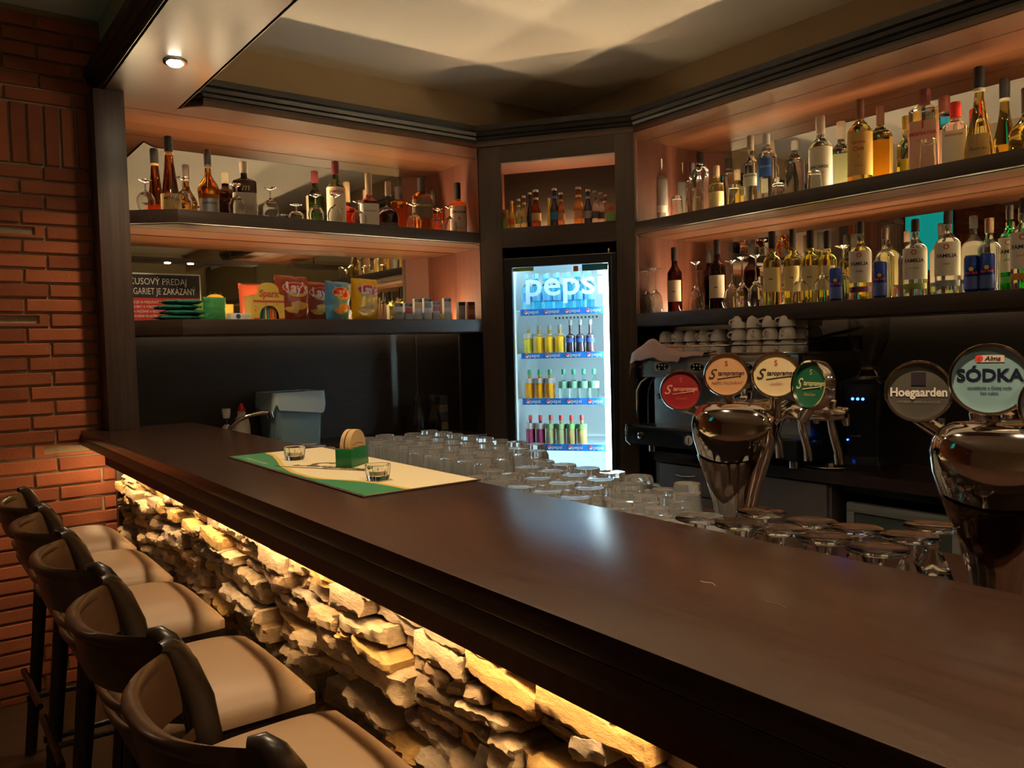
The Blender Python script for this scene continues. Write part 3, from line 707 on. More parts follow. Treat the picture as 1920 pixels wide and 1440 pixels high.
LB('whisky_bottle', 'green whisky bottle with cream label and wine red cap', 628, 303, 34, sh=0.60, neck=0.25, nr=0.33, gm=tint((0.10, 0.16, 0.04)), cap=0.07, capm=paint((0.14, 0.02, 0.03)), lab=(0.12, 0.62, 180, CREAML), texts=[('JAMESON', 0.019, 0.55, REDI, B(bold=0.03)), ('IRISH WHISKEY', 0.010, 0.30, INK, B())])
LB('cognac_bottle', 'dark red cognac bottle with long tan neck and white label', 690, 325, 35, sq=0.15, sh=0.50, neck=0.38, nr=0.30, gm=tint((0.45, 0.06, 0.03)), cap=0.12, capm=paint((0.42, 0.30, 0.17)), lab=(0.12, 0.48, 150, paint((0.72, 0.68, 0.60))), texts=[('Hennessy', 0.017, 0.36, INK, B(shear=0.25))])
LB('liqueur_bottle', 'black squat bottle with dark neck and round gold seal', 727, 341, 35, sh=0.36, neck=0.42, nr=0.26, gm=tint((0.03, 0.015, 0.015)), cap=0.08, capm=paint((0.38, 0.25, 0.18)), bulge=0.06, base=0.95, lab=(0.05, 0.22, 120, paint((0.10, 0.09, 0.08))), texts=[('COURVOISIER', 0.011, 0.13, GOLD, B(bold=0.02))])
LB('bourbon_bottle', 'broad amber whisky bottle with dark brown label', 790, 334, 38, sq=0.25, sh=0.68, neck=0.22, nr=0.34, gm=tint((0.90, 0.28, 0.03)), cap=0.09, capm=paint((0.03, 0.02, 0.02)), lab=(0.30, 0.62, 160, paint((0.13, 0.09, 0.05))), texts=[("Ballantine's", 0.020, 0.52, GOLD, B(bold=0.02))])
LB('bourbon_bottle', 'amber bourbon bottle with white label and black cap beside the red brown side panel', 857, 343, 31, sq=0.25, sh=0.62, neck=0.30, nr=0.33, gm=tint((0.70, 0.17, 0.02)), cap=0.10, capm=paint((0.02, 0.02, 0.02)), lab=(0.12, 0.58, 170, paint((0.66, 0.56, 0.48))), texts=[('JIM BEAM', 0.018, 0.47, INK, B(bold=0.03)), ('B', 0.022, 0.36, REDI, B(bold=0.05)), ('WHITE', 0.011, 0.20, INK, B())])
# upper shelf on the long wall
UX = 3.53
LB('vodka_bottle', 'frosted embossed clear bottle with white stopper at the end by the veneered side', 1235, 298, 32, 'X', UX, sh=0.68, neck=0.22, nr=0.38, gm=mat('frosted_glass', (0.85, 0.82, 0.78), 0.08, trans=0.72, ior=1.4), cap=0.075, capm=paint((0.85, 0.80, 0.74)), lab=(0.22, 0.32, 130, paint((0.62, 0.52, 0.42))), texts=[('VODKA', 0.014, 0.27, SILV, B(bold=0.02))])
LB('vodka_bottle', 'plain clear bottle half hidden behind the dark necked one', 1297, 306, 24, 'X', 3.57, sh=0.66, neck=0.22, nr=0.36, cap=0.05, capm=paint((0.06, 0.05, 0.05)))
LB('vodka_bottle', 'round shouldered clear vodka bottle with dark pourer neck', 1313, 287, 32, 'X', 3.50, sh=0.72, neck=0.16, nr=0.36, cap=0.055, capm=paint((0.04, 0.03, 0.03)), texts=[('V', 0.04, 0.65, SILV, B())])
LB('tequila_bottle', 'small pale gold bottle next to an upturned tumbler', 1343, 311, 28, 'X', UX, sh=0.60, neck=0.28, nr=0.36, gm=tint((0.95, 0.82, 0.30)), cap=0.06, capm=paint((0.55, 0.42, 0.28)), lab=(0.10, 0.50, 140, paint((0.75, 0.60, 0.25))))
LB('vodka_bottle', 'clear vodka bottle with white band and green lettering', 1407, 255, 27, 'X', UX, sh=0.62, neck=0.24, nr=0.38, cap=0.075, capm=paint((0.40, 0.30, 0.22)), lab=(0.34, 0.50, 170, paint((0.70, 0.68, 0.52))), texts=[('FINLANDIA', 0.013, 0.47, paint((0.05, 0.16, 0.07)), B(bold=0.03))])
LB('vodka_bottle', 'clear vodka bottle with blue square label and round shoulders', 1437, 252, 36, 'X', 3.50, sh=0.70, neck=0.16, nr=0.30, cap=0.05, capm=paint((0.62, 0.60, 0.55), 0.3), lab=(0.42, 0.66, 70, paint((0.03, 0.12, 0.42))), texts=[('ABSOLUT', 0.012, 0.55, SILV, B(bold=0.03))])
LB('rum_bottle', 'clear white rum bottle with red seal and cream label', 1538, 218, 41, 'X', UX, sh=0.62, neck=0.24, nr=0.33, gm=tint((0.93, 0.97, 0.80)), cap=0.085, capm=paint((0.66, 0.55, 0.48)), lab=(0.10, 0.62, 170, paint((0.74, 0.72, 0.58))), texts=[('BACARDI', 0.020, 0.38, INK, B(bold=0.03)), ('●', 0.001, 0.5, REDI, B()), ('SUPERIOR', 0.009, 0.31, INK, B())])
LB('rum_bottle', 'golden rum bottle with amber label and dark red emblem', 1612, 187, 43, 'X', UX, sh=0.66, neck=0.20, nr=0.28, gm=tint((0.90, 0.68, 0.20)), cap=0.09, capm=paint((0.22, 0.10, 0.07)), lab=(0.18, 0.64, 170, paint((0.62, 0.38, 0.10))), texts=[('Havana', 0.020, 0.53, REDI, B(bold=0.02)), ('Club', 0.024, 0.46, REDI, B(bold=0.03)), ('3', 0.018, 0.38, INK, B()), ('AÑEJO', 0.012, 0.28, REDI, B())])
LB('liqueur_bottle', 'small lemon yellow bottle with gold cap half behind the pink gin', 1698, 218, 30, 'X', 3.56, sh=0.55, neck=0.30, nr=0.36, gm=tint((0.90, 0.86, 0.40)), cap=0.06, capm=paint((0.65, 0.40, 0.08)), lab=(0.05, 0.38, 60, paint((0.85, 0.65, 0.02))))
LB('gin_bottle', 'broad square gin bottle with pink label and red lettering', 1733, 168, 52, 'X', UX, sq=0.5, sh=0.76, neck=0.15, nr=0.32, cap=0.085, capm=paint((0.20, 0.05, 0.04)), lab=(0.06, 0.64, 150, paint((0.78, 0.42, 0.30))), texts=[('BEEFEATER', 0.019, 0.50, REDI, B(bold=0.04)), ('i', 0.05, 0.60, REDI, B(bold=0.03)), ('LONDON', 0.011, 0.43, REDI, B())])
LB('gin_bottle', 'square gin bottle with blank white label and bright red cap', 1791, 192, 42, 'X', UX, sq=0.5, sh=0.66, neck=0.24, nr=0.36, cap=0.065, capm=paint((0.72, 0.03, 0.02)), lab=(0.04, 0.60, 110, paint((0.88, 0.84, 0.74))), texts=[('BEEFEATER', 0.012, 0.54, REDI, B(bold=0.02))])
LB('sparkling_wine_bottle', 'tall bell shaped golden bottle with black foil and white collar', 1836, 126, 50, 'X', 3.50, sh=0.12, neck=0.22, nr=0.30, gm=tint((0.85, 0.66, 0.18)), cap=0.085, capm=paint((0.02, 0.02, 0.02)), collar=paint((0.8, 0.76, 0.6)), lab=(0.10, 0.34, 90, paint((0.40, 0.27, 0.09))), texts=[('Reserve', 0.020, 0.20, INK, B(shear=0.4))])
LB('liqueur_bottle', 'gold bottle with grey neck cut by the picture edge on the upper shelf', 1924, 165, 56, 'X', UX, sh=0.40, neck=0.34, nr=0.24, gm=tint((0.88, 0.70, 0.24)), cap=0.10, capm=paint((0.15, 0.12, 0.09)))
# wines and vodkas on the lower right shelf
WX = 3.47
RED_L = 'red wine bottle with cream label between the stem glasses'
LB('red_wine_bottle', 'red wine bottle with cream label, first from the corner cabinet', 1264, 464, 27, 'X', WX, shelf=S2, sh=0.60, neck=0.26, nr=0.40, gm=tint((0.04, 0.008, 0.01)), cap=0.075, capm=paint((0.02, 0.015, 0.015)), lab=(0.18, 0.50, 130, paint((0.62, 0.50, 0.36))), texts=[('~', 0.03, 0.33, INK, B(bold=0.04))], capr=1.05)
LB('red_wine_bottle', 'red wine bottle with cream label standing between two groups of stem glasses', 1344, 450, 30, 'X', WX, shelf=S2, sh=0.60, neck=0.26, nr=0.40, gm=tint((0.04, 0.008, 0.01)), cap=0.075, capm=paint((0.02, 0.015, 0.015)), lab=(0.18, 0.50, 130, paint((0.62, 0.50, 0.36))), texts=[('~', 0.03, 0.33, INK, B(bold=0.04))], capr=1.05)
wl = ['white wine bottle with pale label, first after the cluster of tall stem glasses', 'white wine bottle with pale label, second in the row of four', 'white wine bottle with pale label, third in the row of four', 'white wine bottle with pale label directly beside the blue can']
for i, (u, v, x) in enumerate(((1447, 434, 3.47), (1486, 430, 3.50), (1519, 432, 3.46), (1551, 433, 3.50))):
    LB('white_wine_bottle', wl[i], u, v, 32, 'X', x, shelf=S2, sh=0.60, neck=0.25, nr=0.38, gm=tint((0.88, 0.80, 0.28)), cap=0.085, capm=paint((0.03, 0.025, 0.02)), lab=(0.20, 0.52, 120, paint((0.72, 0.58, 0.30))), texts=[('~', 0.03, 0.37, INK, B(bold=0.04))], capr=1.05, group='white wines in a row')
def familia(u, v, w, label, band, bandc, gm=None, x=3.50, mark=(0.5, 0.12, 0.05)):
    t = LB('vodka_bottle', label, u, v, w, 'X', x, shelf=S2, sh=0.60, neck=0.22, nr=0.26, gm=gm or GLASS, cap=0.055, capm=paint((0.05, 0.04, 0.035)), base=0.96, capr=1.3,
       lab=(0.24, 0.63, 150, paint((0.74, 0.66, 0.52))), texts=[('FAMILIA', 0.022, 0.47, INK, B(bold=0.03)), ('●', 0.03, 0.57, paint(mark), B()), (band[0], 0.014, 0.38, paint(bandc), B(shear=0.3, bold=0.02))])
    R = px2m(w, t.location) / 2; H = atX(u, v, x).z - S2
    p = MB(); patch(p, R * 0.97, 0.12 * H, 0.19 * H, 140, lift=0.0012); p.build('flavour_band', paint(bandc), t)
    return t
familia(1613, 416, 40, 'vodka bottle with purple flavour band between two blue cans', ('slivka',), (0.16, 0.04, 0.14), tint((0.96, 0.92, 0.62)))
familia(1716, 411, 42, 'vodka bottle with olive green flavour band in front of the teal reflection', ('hruška',), (0.30, 0.34, 0.06))
familia(1777, 396, 44, 'vodka bottle with plain grey band, tallest in front of the teal reflection', ('clear',), (0.25, 0.27, 0.28))
familia(1893, 385, 36, 'green bottle with vodka label and bright green spot', ('jablko',), (0.10, 0.35, 0.08), tint((0.02, 0.35, 0.08)), x=3.56)
familia(1920, 372, 44, 'vodka bottle with orange flavour spot at the picture edge', ('marhuľa',), (0.65, 0.25, 0.04), tint((0.95, 0.90, 0.72)), x=3.42)
LB('vodka_bottle', 'unlabelled side of a clear bottle behind the middle blue can', 1659, 428, 32, 'X', 3.52, shelf=S2, sh=0.60, neck=0.25, nr=0.30, cap=0.05, capm=paint((0.25, 0.16, 0.12)), lab=(0.05, 0.52, 60, paint((0.8, 0.74, 0.55))))
LB('vodka_bottle', 'clear bottle with copper neck behind two blue cans', 1855, 409, 38, 'X', 3.52, shelf=S2, sh=0.60, neck=0.25, nr=0.32, cap=0.06, capm=paint((0.40, 0.24, 0.16)))
# energy drink cans
def can(u, v, label, x=3.28):
    loc, H = place(u, v, 'X', x, S2)
    t = thing('drink_can', label, 'can', loc, faceto(loc[0], loc[1], 0.8, -math.pi / 2), 'blue energy drink cans')
    R = 0.0265
    MB().lathe([(R * 0.8, 0), (R * 0.86, 0.003), (R, 0.011), (R, H - 0.012), (R * 0.86, H - 0.003)], 28).build('body', mat('blue_metal', (0.01, 0.035, 0.22), 0.25, metal=0.5) if 'BLM' not in globals() else BLM, t)
    MB().lathe([(R * 0.87, H - 0.004), (R * 0.88, H), (R * 0.80, H - 0.001), (R * 0.78, H - 0.004)], 28, cap0=False).build('rim', STEEL, t)
    p = MB(); patch(p, R, 0.012, H * 0.42, 150, lift=0.0006); p.build('silver_panel', paint((0.10, 0.14, 0.38), 0.3, 0.5), t)
    q = MB(); q.lathe([(0.0002, -0.0004), (0.008, 0.0)], 16, M=Matrix.Translation((0, -R - 0.001, H * 0.62)) @ Matrix.Rotation(math.pi / 2, 4, 'X')); q.build('sun_mark', paint((0.8, 0.5, 0.05)), t)
    q = MB(); add_text(q, 'Red Bull', 0.013, on_cyl(R, H * 0.52, 0, 0.0012), bold=0.04); q.build('lettering', paint((0.6, 0.03, 0.03)), t, smooth=False)
    return t
BLM = mat('blue_metal_can', (0.012, 0.04, 0.24), 0.25, metal=0.5)
can(1567, 502, 'blue drink can beside the last white wine bottle')
can(1650, 490, 'blue drink can in front of the unlabelled clear bottle')
can(1822, 479, 'blue drink can, the one standing beyond the grey band vodka', 3.26)
can(1851, 474, 'blue drink can next to the green vodka bottle', 3.27)

# ---- upturned stemware and tumblers; each is solid-walled glass
def snifter_snap(H=0.13, R=0.042, foot=0.032):
    t = thing('snifter_glass', 'x', 'glass')
    o_ = [(R * 0.72, 0.0), (R * 0.86, H * 0.10), (R, H * 0.28), (R * 0.95, H * 0.42), (R * 0.65, H * 0.56), (R * 0.2, H * 0.64), (0.004, H * 0.68), (0.004, H * 0.90)]
    i_ = [(R * 0.70, 0.0), (R * 0.84, H * 0.10), (R * 0.97, H * 0.28), (R * 0.92, H * 0.41), (R * 0.62, H * 0.54), (0.001, H * 0.60)]
    MB().lathe(i_[::-1] + o_, 24, cap0=True, cap1=True).build('bowl', GLASS, t)
    MB().lathe([(0.004, H * 0.90), (0.006, H * 0.93), (foot * 0.7, H * 0.975), (foot, H), (foot * 0.7, H + 0.001)], 24).build('foot', GLASS, t)
    return t
def wine_snap(H=0.20, R=0.036, foot=0.034):
    t = thing('wine_glass', 'x', 'glass')
    o_ = [(R * 0.78, 0.0), (R * 0.95, H * 0.12), (R, H * 0.24), (R * 0.85, H * 0.38), (R * 0.4, H * 0.48), (0.005, H * 0.53), (0.0035, H * 0.60), (0.0035, H * 0.93)]
    i_ = [(R * 0.76, 0.0), (R * 0.93, H * 0.12), (R * 0.97, H * 0.24), (R * 0.82, H * 0.37), (R * 0.36, H * 0.465), (0.001, H * 0.49)]
    MB().lathe(i_[::-1] + o_, 24).build('bowl', GLASS, t)
    MB().lathe([(0.0035, H * 0.93), (0.006, H * 0.955), (foot * 0.7, H * 0.985), (foot, H), (foot * 0.7, H + 0.0008)], 24).build('foot', GLASS, t)
    return t
def tumbler_mesh(H=0.10, R=0.036):
    o_ = [(R, 0.0), (R * 0.94, H * 0.5), (R * 0.85, H * 0.96), (R * 0.80, H)]
    i_ = [(R * 0.95, 0.0), (R * 0.89, H * 0.5), (R * 0.80, H * 0.86), (R * 0.3, H * 0.88)]
    return MB().lathe(i_[::-1] + o_, 24)
SN = snifter_snap(); SNS = snapshot(SN); WG = wine_snap(); WGS = snapshot(WG); _proto += [SN, WG]
def put_glass(snap, H0, u, v, plane, val, shelf, label, group, wscale=None):
    loc, H = place(u, v, plane, val, shelf); k = H / H0
    return dup(snap, loc, random.uniform(0, 3), label, group, scale=((wscale or k), (wscale or k), k))
sn = [(272, 338, 'upturned snifter next to the dark post'), (342, 333, 'upturned snifter in front of the gold labelled brandy'), (443, 346, 'upturned snifter before the pointed grey label'), (506, 352, 'upturned snifter alone past the dark square shouldered bottle'),
      (555, 384, 'low upturned snifter in the gap before the green whisky bottle'), (591, 366, 'upturned snifter just ahead of the green whisky bottle'), (627, 366, 'upturned snifter directly in front of the cream whisky label'), (672, 378, 'upturned snifter beside the white cognac label'),
      (776, 383, 'upturned snifter in front of the broad amber whisky'), (820, 392, 'upturned snifter between the two amber bottles'), (843, 388, 'upturned snifter touching the white bourbon label')]
for u, v, l in sn: put_glass(SNS, 0.13, u, v, 'Y', 3.92 + (0.05 if u > 800 else 0), S1, l, 'upturned snifters on the upper shelf', wscale=0.95)
wg = [(1213, 508, 3.36, 'upturned wine glass at the end by the corner cabinet'), (1229, 503, 3.42, 'second upturned wine glass by the corner cabinet'), (1305, 492, 3.36, 'large upturned wine glass between the two red wine bottles'),
      (1371, 489, 3.34, 'upturned wine glass right after the second red wine bottle'), (1391, 483, 3.44, 'upturned wine glass behind its neighbours in the tall cluster'), (1417, 479, 3.35, 'upturned wine glass in front of the first white wine bottle'),
      (1500, 478, 3.32, 'upturned wine glass before the second white wine bottle'), (1541, 468, 3.33, 'upturned wine glass before the fourth white wine bottle'), (1581, 461, 3.42, 'upturned wine glass just behind the first blue can')]
for u, v, x, l in wg: put_glass(WGS, 0.20, u, v, 'X', x, S2, l, 'upturned wine glasses on the lower shelf', wscale=1.1)
for (u, v, x, l) in ((1269, 368, 3.35, 'upturned tumbler next to the frosted embossed bottle'), (1376, 347, 3.36, 'upturned tumbler between the gold bottle and the green lettered vodka'), (1527, 322, 3.30, 'upturned tumbler in front of the cream rum label'), (1741, 262, 3.30, 'upturned tumbler in front of the pink gin label'), (1460, 345, 3.35, 'upturned tumbler beside the blue labelled vodka')):
    loc, H = place(u, v, 'X', x, S1)
    tag(tumbler_mesh(H, 0.034).build('tumbler', GLASS, None, loc=loc), l, 'glass', 'tumblers on the upper shelf')

# ---- soft drinks in the corner niche
def NB(u, v, w, label, col, capc=(0.5, 0.4, 0.35), labc=None, name='soda_bottle', off=0.12, waist=0.1, gl=False):
    p = atN(u, v, off); H = p.z - NZ0; R = px2m(w, p) / 2
    t = simple_bottle(name, label, 'bottle', H, R, tint(col) if gl else paint(col, 0.2), paint(capc, 0.3), neck=0.30, sh=0.44, nr=0.46, labm=paint(labc) if labc else None, lz=(H * 0.74, H * 0.80) if labc else None, waist=waist, cap=0.012, group='small bottles in the corner niche')
    if labc:
        q = MB(); patch(q, R * 0.93, H * 0.20, H * 0.40, 200, lift=0.002); q.build('neck_label', paint(labc), t)
    t.location = (p.x, p.y, NZ0); t.rotation_euler.z = CROT
    return t
NB(959, 377, 11, 'small orange soda bottle beside the first juice carton in the niche', (0.80, 0.45, 0.03), labc=(0.8, 0.15, 0.03))
NB(972, 373, 12, 'pale yellow tonic bottle in the niche, second from its dark side', (0.85, 0.85, 0.50), gl=True, labc=(0.5, 0.5, 0.12))
NB(982, 367, 12, 'pale lemon soda bottle next to the dark one in the niche', (0.85, 0.80, 0.40), gl=True, labc=(0.55, 0.42, 0.15))
NB(993, 361, 12, 'dark cola bottle between the lemon soda and the gold necked bottle', (0.02, 0.012, 0.015), labc=(0.02, 0.02, 0.03))
NB(1004, 356, 19, 'red brown soda bottle with gold neck label in the niche', (0.35, 0.04, 0.03), labc=(0.45, 0.30, 0.12), gl=True)
NB(1029, 371, 9, 'thin bright yellow bottle squeezed beside the blue cola label', (0.90, 0.55, 0.02))
NB(1039, 353, 16, 'dark cola bottle with blue label in the middle of the niche', (0.03, 0.012, 0.015), labc=(0.02, 0.14, 0.42))
NB(1051, 361, 14, 'orange brown iced tea bottle in the niche', (0.65, 0.22, 0.06), gl=True, labc=(0.5, 0.2, 0.08))
NB(1084, 351, 19, 'orange soda bottle standing alone in the niche', (0.90, 0.35, 0.06), gl=True, labc=(0.6, 0.28, 0.14))
NB(1102, 355, 16, 'dark blue bottle in the niche', (0.03, 0.03, 0.06), labc=(0.35, 0.30, 0.28))
NB(1115, 358, 13, 'clear pinkish bottle with dark label in the niche', (0.95, 0.75, 0.68), gl=True, labc=(0.08, 0.07, 0.08))
NB(1126, 361, 13, 'second clear bottle with dark label in the niche', (0.95, 0.75, 0.68), gl=True, labc=(0.08, 0.07, 0.08), off=0.15)
NB(1135, 365, 11, 'pink lemonade bottle behind the second juice carton', (0.85, 0.30, 0.25), gl=True, labc=(0.7, 0.4, 0.35), off=0.17)
for (u, v, l) in ((941, 393, 'small juice carton at the dark side of the niche'), (1144, 380, 'small juice carton at the lit side of the niche')):
    p = atN(u, v, 0.08); H = p.z - NZ0; t = thing('juice_carton', l, 'juice carton', (p.x, p.y, NZ0), CROT)
    hw = 0.028
    MB().box(-hw, hw, 0, 0.035, 0, H).build('carton', paint((0.42, 0.20, 0.08)), t, bevel=0.001)
    MB().box(-hw + 0.001, hw - 0.001, -0.0008, 0, H * 0.12, H * 0.55).build('green_panel', paint((0.22, 0.40, 0.08)), t, smooth=False)
    q = MB(); add_text(q, 'rio', 0.030, on_front(-0.0005, 0, H * 0.72), bold=0.05, shear=0.4); q.build('lettering', paint((0.6, 0.03, 0.05)), t, smooth=False)
# ================================================================== LOWER LEFT SHELF: sign, sweets, crisps, tobacco
# tobacco sign leaning on the mirror
t = thing('tobacco_sign', 'black and red printed sign in white frame leaning on the mirror by the post', 'sign', (0.845, 4.10, S2), 0.0)
sw, shh = 0.338, 0.232
MB().box(0, sw, 0, 0.006, 0, shh).build('frame', paint((0.80, 0.78, 0.72)), t, smooth=False)
MB().box(0.005, sw - 0.006, -0.001, 0, shh * 0.49, shh - 0.007).build('black_field', paint((0.025, 0.02, 0.025)), t, smooth=False)
MB().box(0.005, sw - 0.006, -0.001, 0, 0.005, shh * 0.49).build('red_field', paint((0.62, 0.045, 0.03)), t, smooth=False)
q = MB()
add_text(q, 'KUSOVÝ PREDAJ', 0.044, on_front(-0.001, 0.142, shh * 0.82), width=0.80)
add_text(q, 'CIGARIET JE ZAKÁZANÝ', 0.044, on_front(-0.001, 0.155, shh * 0.62), width=0.645)
for i, s_ in enumerate(('ZAKAZUJE SA PREDÁVAŤ TABAKOVÉ', 'VÝROBKY A VÝROBKY URČENÉ', 'NA FAJČENIE A BEZDYMOVÉ', 'OSOBÁM MLADŠÍM AKO 18')):
    add_text(q, s_, 0.0165, on_front(-0.001, 0.10, shh * (0.40 - 0.095 * i)), bold=0.01, width=0.8)
q.build('lettering', paint((0.80, 0.74, 0.68)), t, smooth=False)
q = MB(); cxx, czz = 0.262, shh * 0.30
pts = []
for rr in (0.040, 0.034):
    for i in range(28): a = 2 * math.pi * i / 28; pts.append((cxx + rr * math.cos(a), -0.0022, czz + rr * math.sin(a)))
q.add(pts, [(i, (i + 1) % 28, 28 + (i + 1) % 28, 28 + i) for i in range(28)])
add_text(q, '18', 0.045, on_front(-0.001, cxx, czz), bold=0.03)
q.build('round_emblem', paint((0.85, 0.80, 0.74)), t, smooth=False)
def packet(name, label, loc, w, h, d, col, rz=0, rx=0, group=None, crinkle=0.004, top=True, colour2=None):
    """a pillow bag: thick in the middle, crimped flat at top and bottom"""
    t = thing(name, label, 'snack bag' if h > 0.12 else 'packet', loc, rz, group)
    nx, nz = 16, 22; front, back = [], []; sd = random.uniform(0, 50)
    for k in range(nz + 1):
        for i in range(nx + 1):
            a, c = i / nx, k / nz
            prof = max(0.0, math.sin(math.pi * c)) ** 0.45 * max(0.0, 1 - (2 * a - 1) ** 4) ** 0.6
            nn = noise.noise(Vector((a * 5 + sd, c * 6, 1))) * crinkle * (1.4 - prof * 0.6) + noise.noise(Vector((a * 14 + sd, c * 2, 7))) * crinkle * 0.6 * abs(2 * c - 1) ** 2
            narrow = 1 - 0.05 * math.sin(math.pi * c)
            x = (a - 0.5) * w * narrow; z = c * h
            front.append((x, -d / 2 * prof - nn - 0.001, z)); back.append((x, d / 2 * prof + nn * 0.5 + 0.001, z))
    m = nx + 1; f = []
    for k in range(nz):
        for i in range(nx): f.append((k * m + i, k * m + i + 1, (k + 1) * m + i + 1, (k + 1) * m + i))
    mb = MB(); n = len(front)
    bf = [tuple(n + i for i in q[::-1]) for q in f]
    side = []
    for k in range(nz): side += [(k * m, (k + 1) * m, n + (k + 1) * m, n + k * m), (k * m + nx, n + k * m + nx, n + (k + 1) * m + nx, (k + 1) * m + nx)]
    for i in range(nx): side += [(i, n + i, n + i + 1, i + 1), (nz * m + i, nz * m + i + 1, n + nz * m + i + 1, n + nz * m + i)]
    mb.add(front + back, f + bf + side)
    mb.build('bag', col, t, ang=80)
    t.rotation_euler.x = rx
    t['_f'] = 1; del t['_f']
    def surf(x, z, lift=0.0016):
        a = x / w + 0.5; c = z / h
        prof = max(0.0, math.sin(math.pi * min(max(c, 0), 1))) ** 0.45 * max(0.0, 1 - (2 * min(max(a, 0), 1) - 1) ** 4) ** 0.6
        nn = noise.noise(Vector((a * 5 + sd, c * 6, 1))) * crinkle * (1.4 - prof * 0.6) + noise.noise(Vector((a * 14 + sd, c * 2, 7))) * crinkle * 0.6 * abs(2 * c - 1) ** 2
        return (x, -d / 2 * prof - nn - 0.001 - lift, z)
    return t, surf
def disc(mb, surf, cx, cz, rx, rz, lift=0.0014, n=28, rings=5, wob=0.0):
    vs = [surf(cx, cz, lift)]; fs = []
    for r in range(1, rings + 1):
        for i in range(n):
            a = 2 * math.pi * i / n; k = r / rings * (1 + wob * math.sin(3 * a + cx * 50) * 0.5 + wob * 0.4 * math.sin(5 * a))
            vs.append(surf(cx + rx * k * math.cos(a), cz + rz * k * math.sin(a), lift))
    for i in range(n): fs.append((0, 1 + i, 1 + (i + 1) % n))
    for r in range(rings - 1):
        for i in range(n): a, b = 1 + r * n + i, 1 + r * n + (i + 1) % n; fs.append((a, b, b + n, a + n))
    mb.add(vs, fs)
def crisps(label, u, v, w, h, y, foil, rz, group='crisp bags on the lower shelf'):
    p = atY(u, v, y)
    t, sf = packet('crisp_bag', label, (p.x, y, S2), w, h, 0.065, foil, rz, 0.0, group, crinkle=0.009)
    m = MB(); disc(m, sf, 0.005, h * 0.72, w * 0.395, h * 0.137, 0.0012); m.build('pale_border', paint((0.75, 0.70, 0.62), 0.4), t)
    m = MB(); disc(m, sf, 0.005, h * 0.72, w * 0.37, h * 0.120, 0.0022); m.build('red_oval', paint((0.60, 0.03, 0.03), 0.4), t)
    m = MB(); disc(m, sf, 0.01, h * 0.60, w * 0.26, h * 0.07, 0.0010); m.build('yellow_swoosh', paint((0.80, 0.52, 0.05), 0.4), t)
    m = MB(); add_text(m, "Lay's", 0.066 * w / 0.19, lambda x, z: sf(x + 0.005, z + h * 0.72, 0.0036), bold=0.03, shear=0.15)
    m.build('lettering', paint((0.85, 0.82, 0.78), 0.4), t, smooth=False)
    for (cx, cz, rx, rz_, l) in ((0.02, h * 0.34, w * 0.25, h * 0.10, 0.0018), (-0.02, h * 0.25, w * 0.22, h * 0.08, 0.0026)):
        m = MB(); disc(m, sf, cx, cz, rx, rz_, l, wob=0.2); m.build('crisp_picture', paint((0.80, 0.46, 0.09), 0.45), t)
    return t
foil = lambda n, c: mat(n, c, 0.3, metal=0.1)
crisps('red brown crisp bag next to the yellow cardboard house', 547, 555, 0.225, 0.234, 4.03, foil('red_brown_foil', (0.33, 0.06, 0.025)), 0.35)
crisps('red brown crisp bag mostly hidden between two other bags', 595, 555, 0.20, 0.215, 4.12, foil('red_brown_foil', (0.33, 0.06, 0.025)), 0.25)
crisps('light blue crisp bag with a slumped corner', 632, 555, 0.19, 0.212, 4.03, foil('blue_foil', (0.10, 0.36, 0.75)), 0.45)
crisps('golden yellow crisp bag, tallest and last in the row', 683, 555, 0.195, 0.222, 3.93, foil('yellow_foil', (0.90, 0.46, 0.01)), 0.35)
# cardboard house shaped box of chewing sweets
t = thing('sweets_box', 'yellow and red cardboard house with arched opening full of sweets', 'sweets box', (1.432, 3.85, S2), 0.15)
YEL, RED = paint((0.75, 0.50, 0.06)), paint((0.55, 0.08, 0.03))
m = MB(); w2 = 0.082
out = [(-w2, 0.0), (-w2, 0.118), (-w2 + 0.008, 0.122), (-0.062, 0.124), (-0.058, 0.145)] + [(0.056 * math.cos(math.pi - a * math.pi / 10) - 0.002, 0.145 + 0.036 * math.sin(a * math.pi / 10)) for a in range(1, 10)] + [(0.054, 0.145), (0.058, 0.124), (w2 - 0.008, 0.122), (w2, 0.118), (w2, 0.0)]
arch = [(0.052 * math.cos(a * math.pi / 12), 0.014 + 0.055 * math.sin(a * math.pi / 12)) for a in range(13)]
loop = out + [(0.052, 0.0)] + arch + [(-0.052, 0.0)]
n = len(loop); vs = [(x, 0, z) for x, z in loop] + [(x, 0.003, z) for x, z in loop]
m.add(vs, [tuple(range(n)), tuple(range(2 * n - 1, n - 1, -1))] + [(i, n + i, n + (i + 1) % n, (i + 1) % n) for i in range(n)])
m.build('front_card', YEL, t, smooth=False)
MB().box(-w2, -w2 + 0.003, 0.003, 0.09, 0, 0.118).box(w2 - 0.003, w2, 0.003, 0.09, 0, 0.118).box(-w2, w2, 0.087, 0.09, 0, 0.118).box(-w2, w2, 0.003, 0.09, 0, 0.003).box(-w2, w2, 0.003, 0.09, 0.116, 0.118).build('tray', YEL, t, smooth=False)
MB().box(-w2, w2, -0.0008, 0, 0.083, 0.094).box(-w2, -0.053, -0.0008, 0, 0.0, 0.008).box(0.053, w2, -0.0008, 0, 0.0, 0.008).build('red_band', RED, t, smooth=False)
m = MB(); add_text(m, 'Sparx', 0.046, on_front(0, 0, 0.125), bold=0.04, shear=0.1); m.build('lettering', RED, t, smooth=False)
m = MB()
for i in range(26):
    a, b = random.uniform(-w2 + 0.006, w2 - 0.006), random.uniform(0.014, 0.078)
    if abs(a) > 0.058 or b > 0.072: m.box(a - 0.004, a + 0.004, -0.0006, 0, b - 0.0015, b + 0.0015)
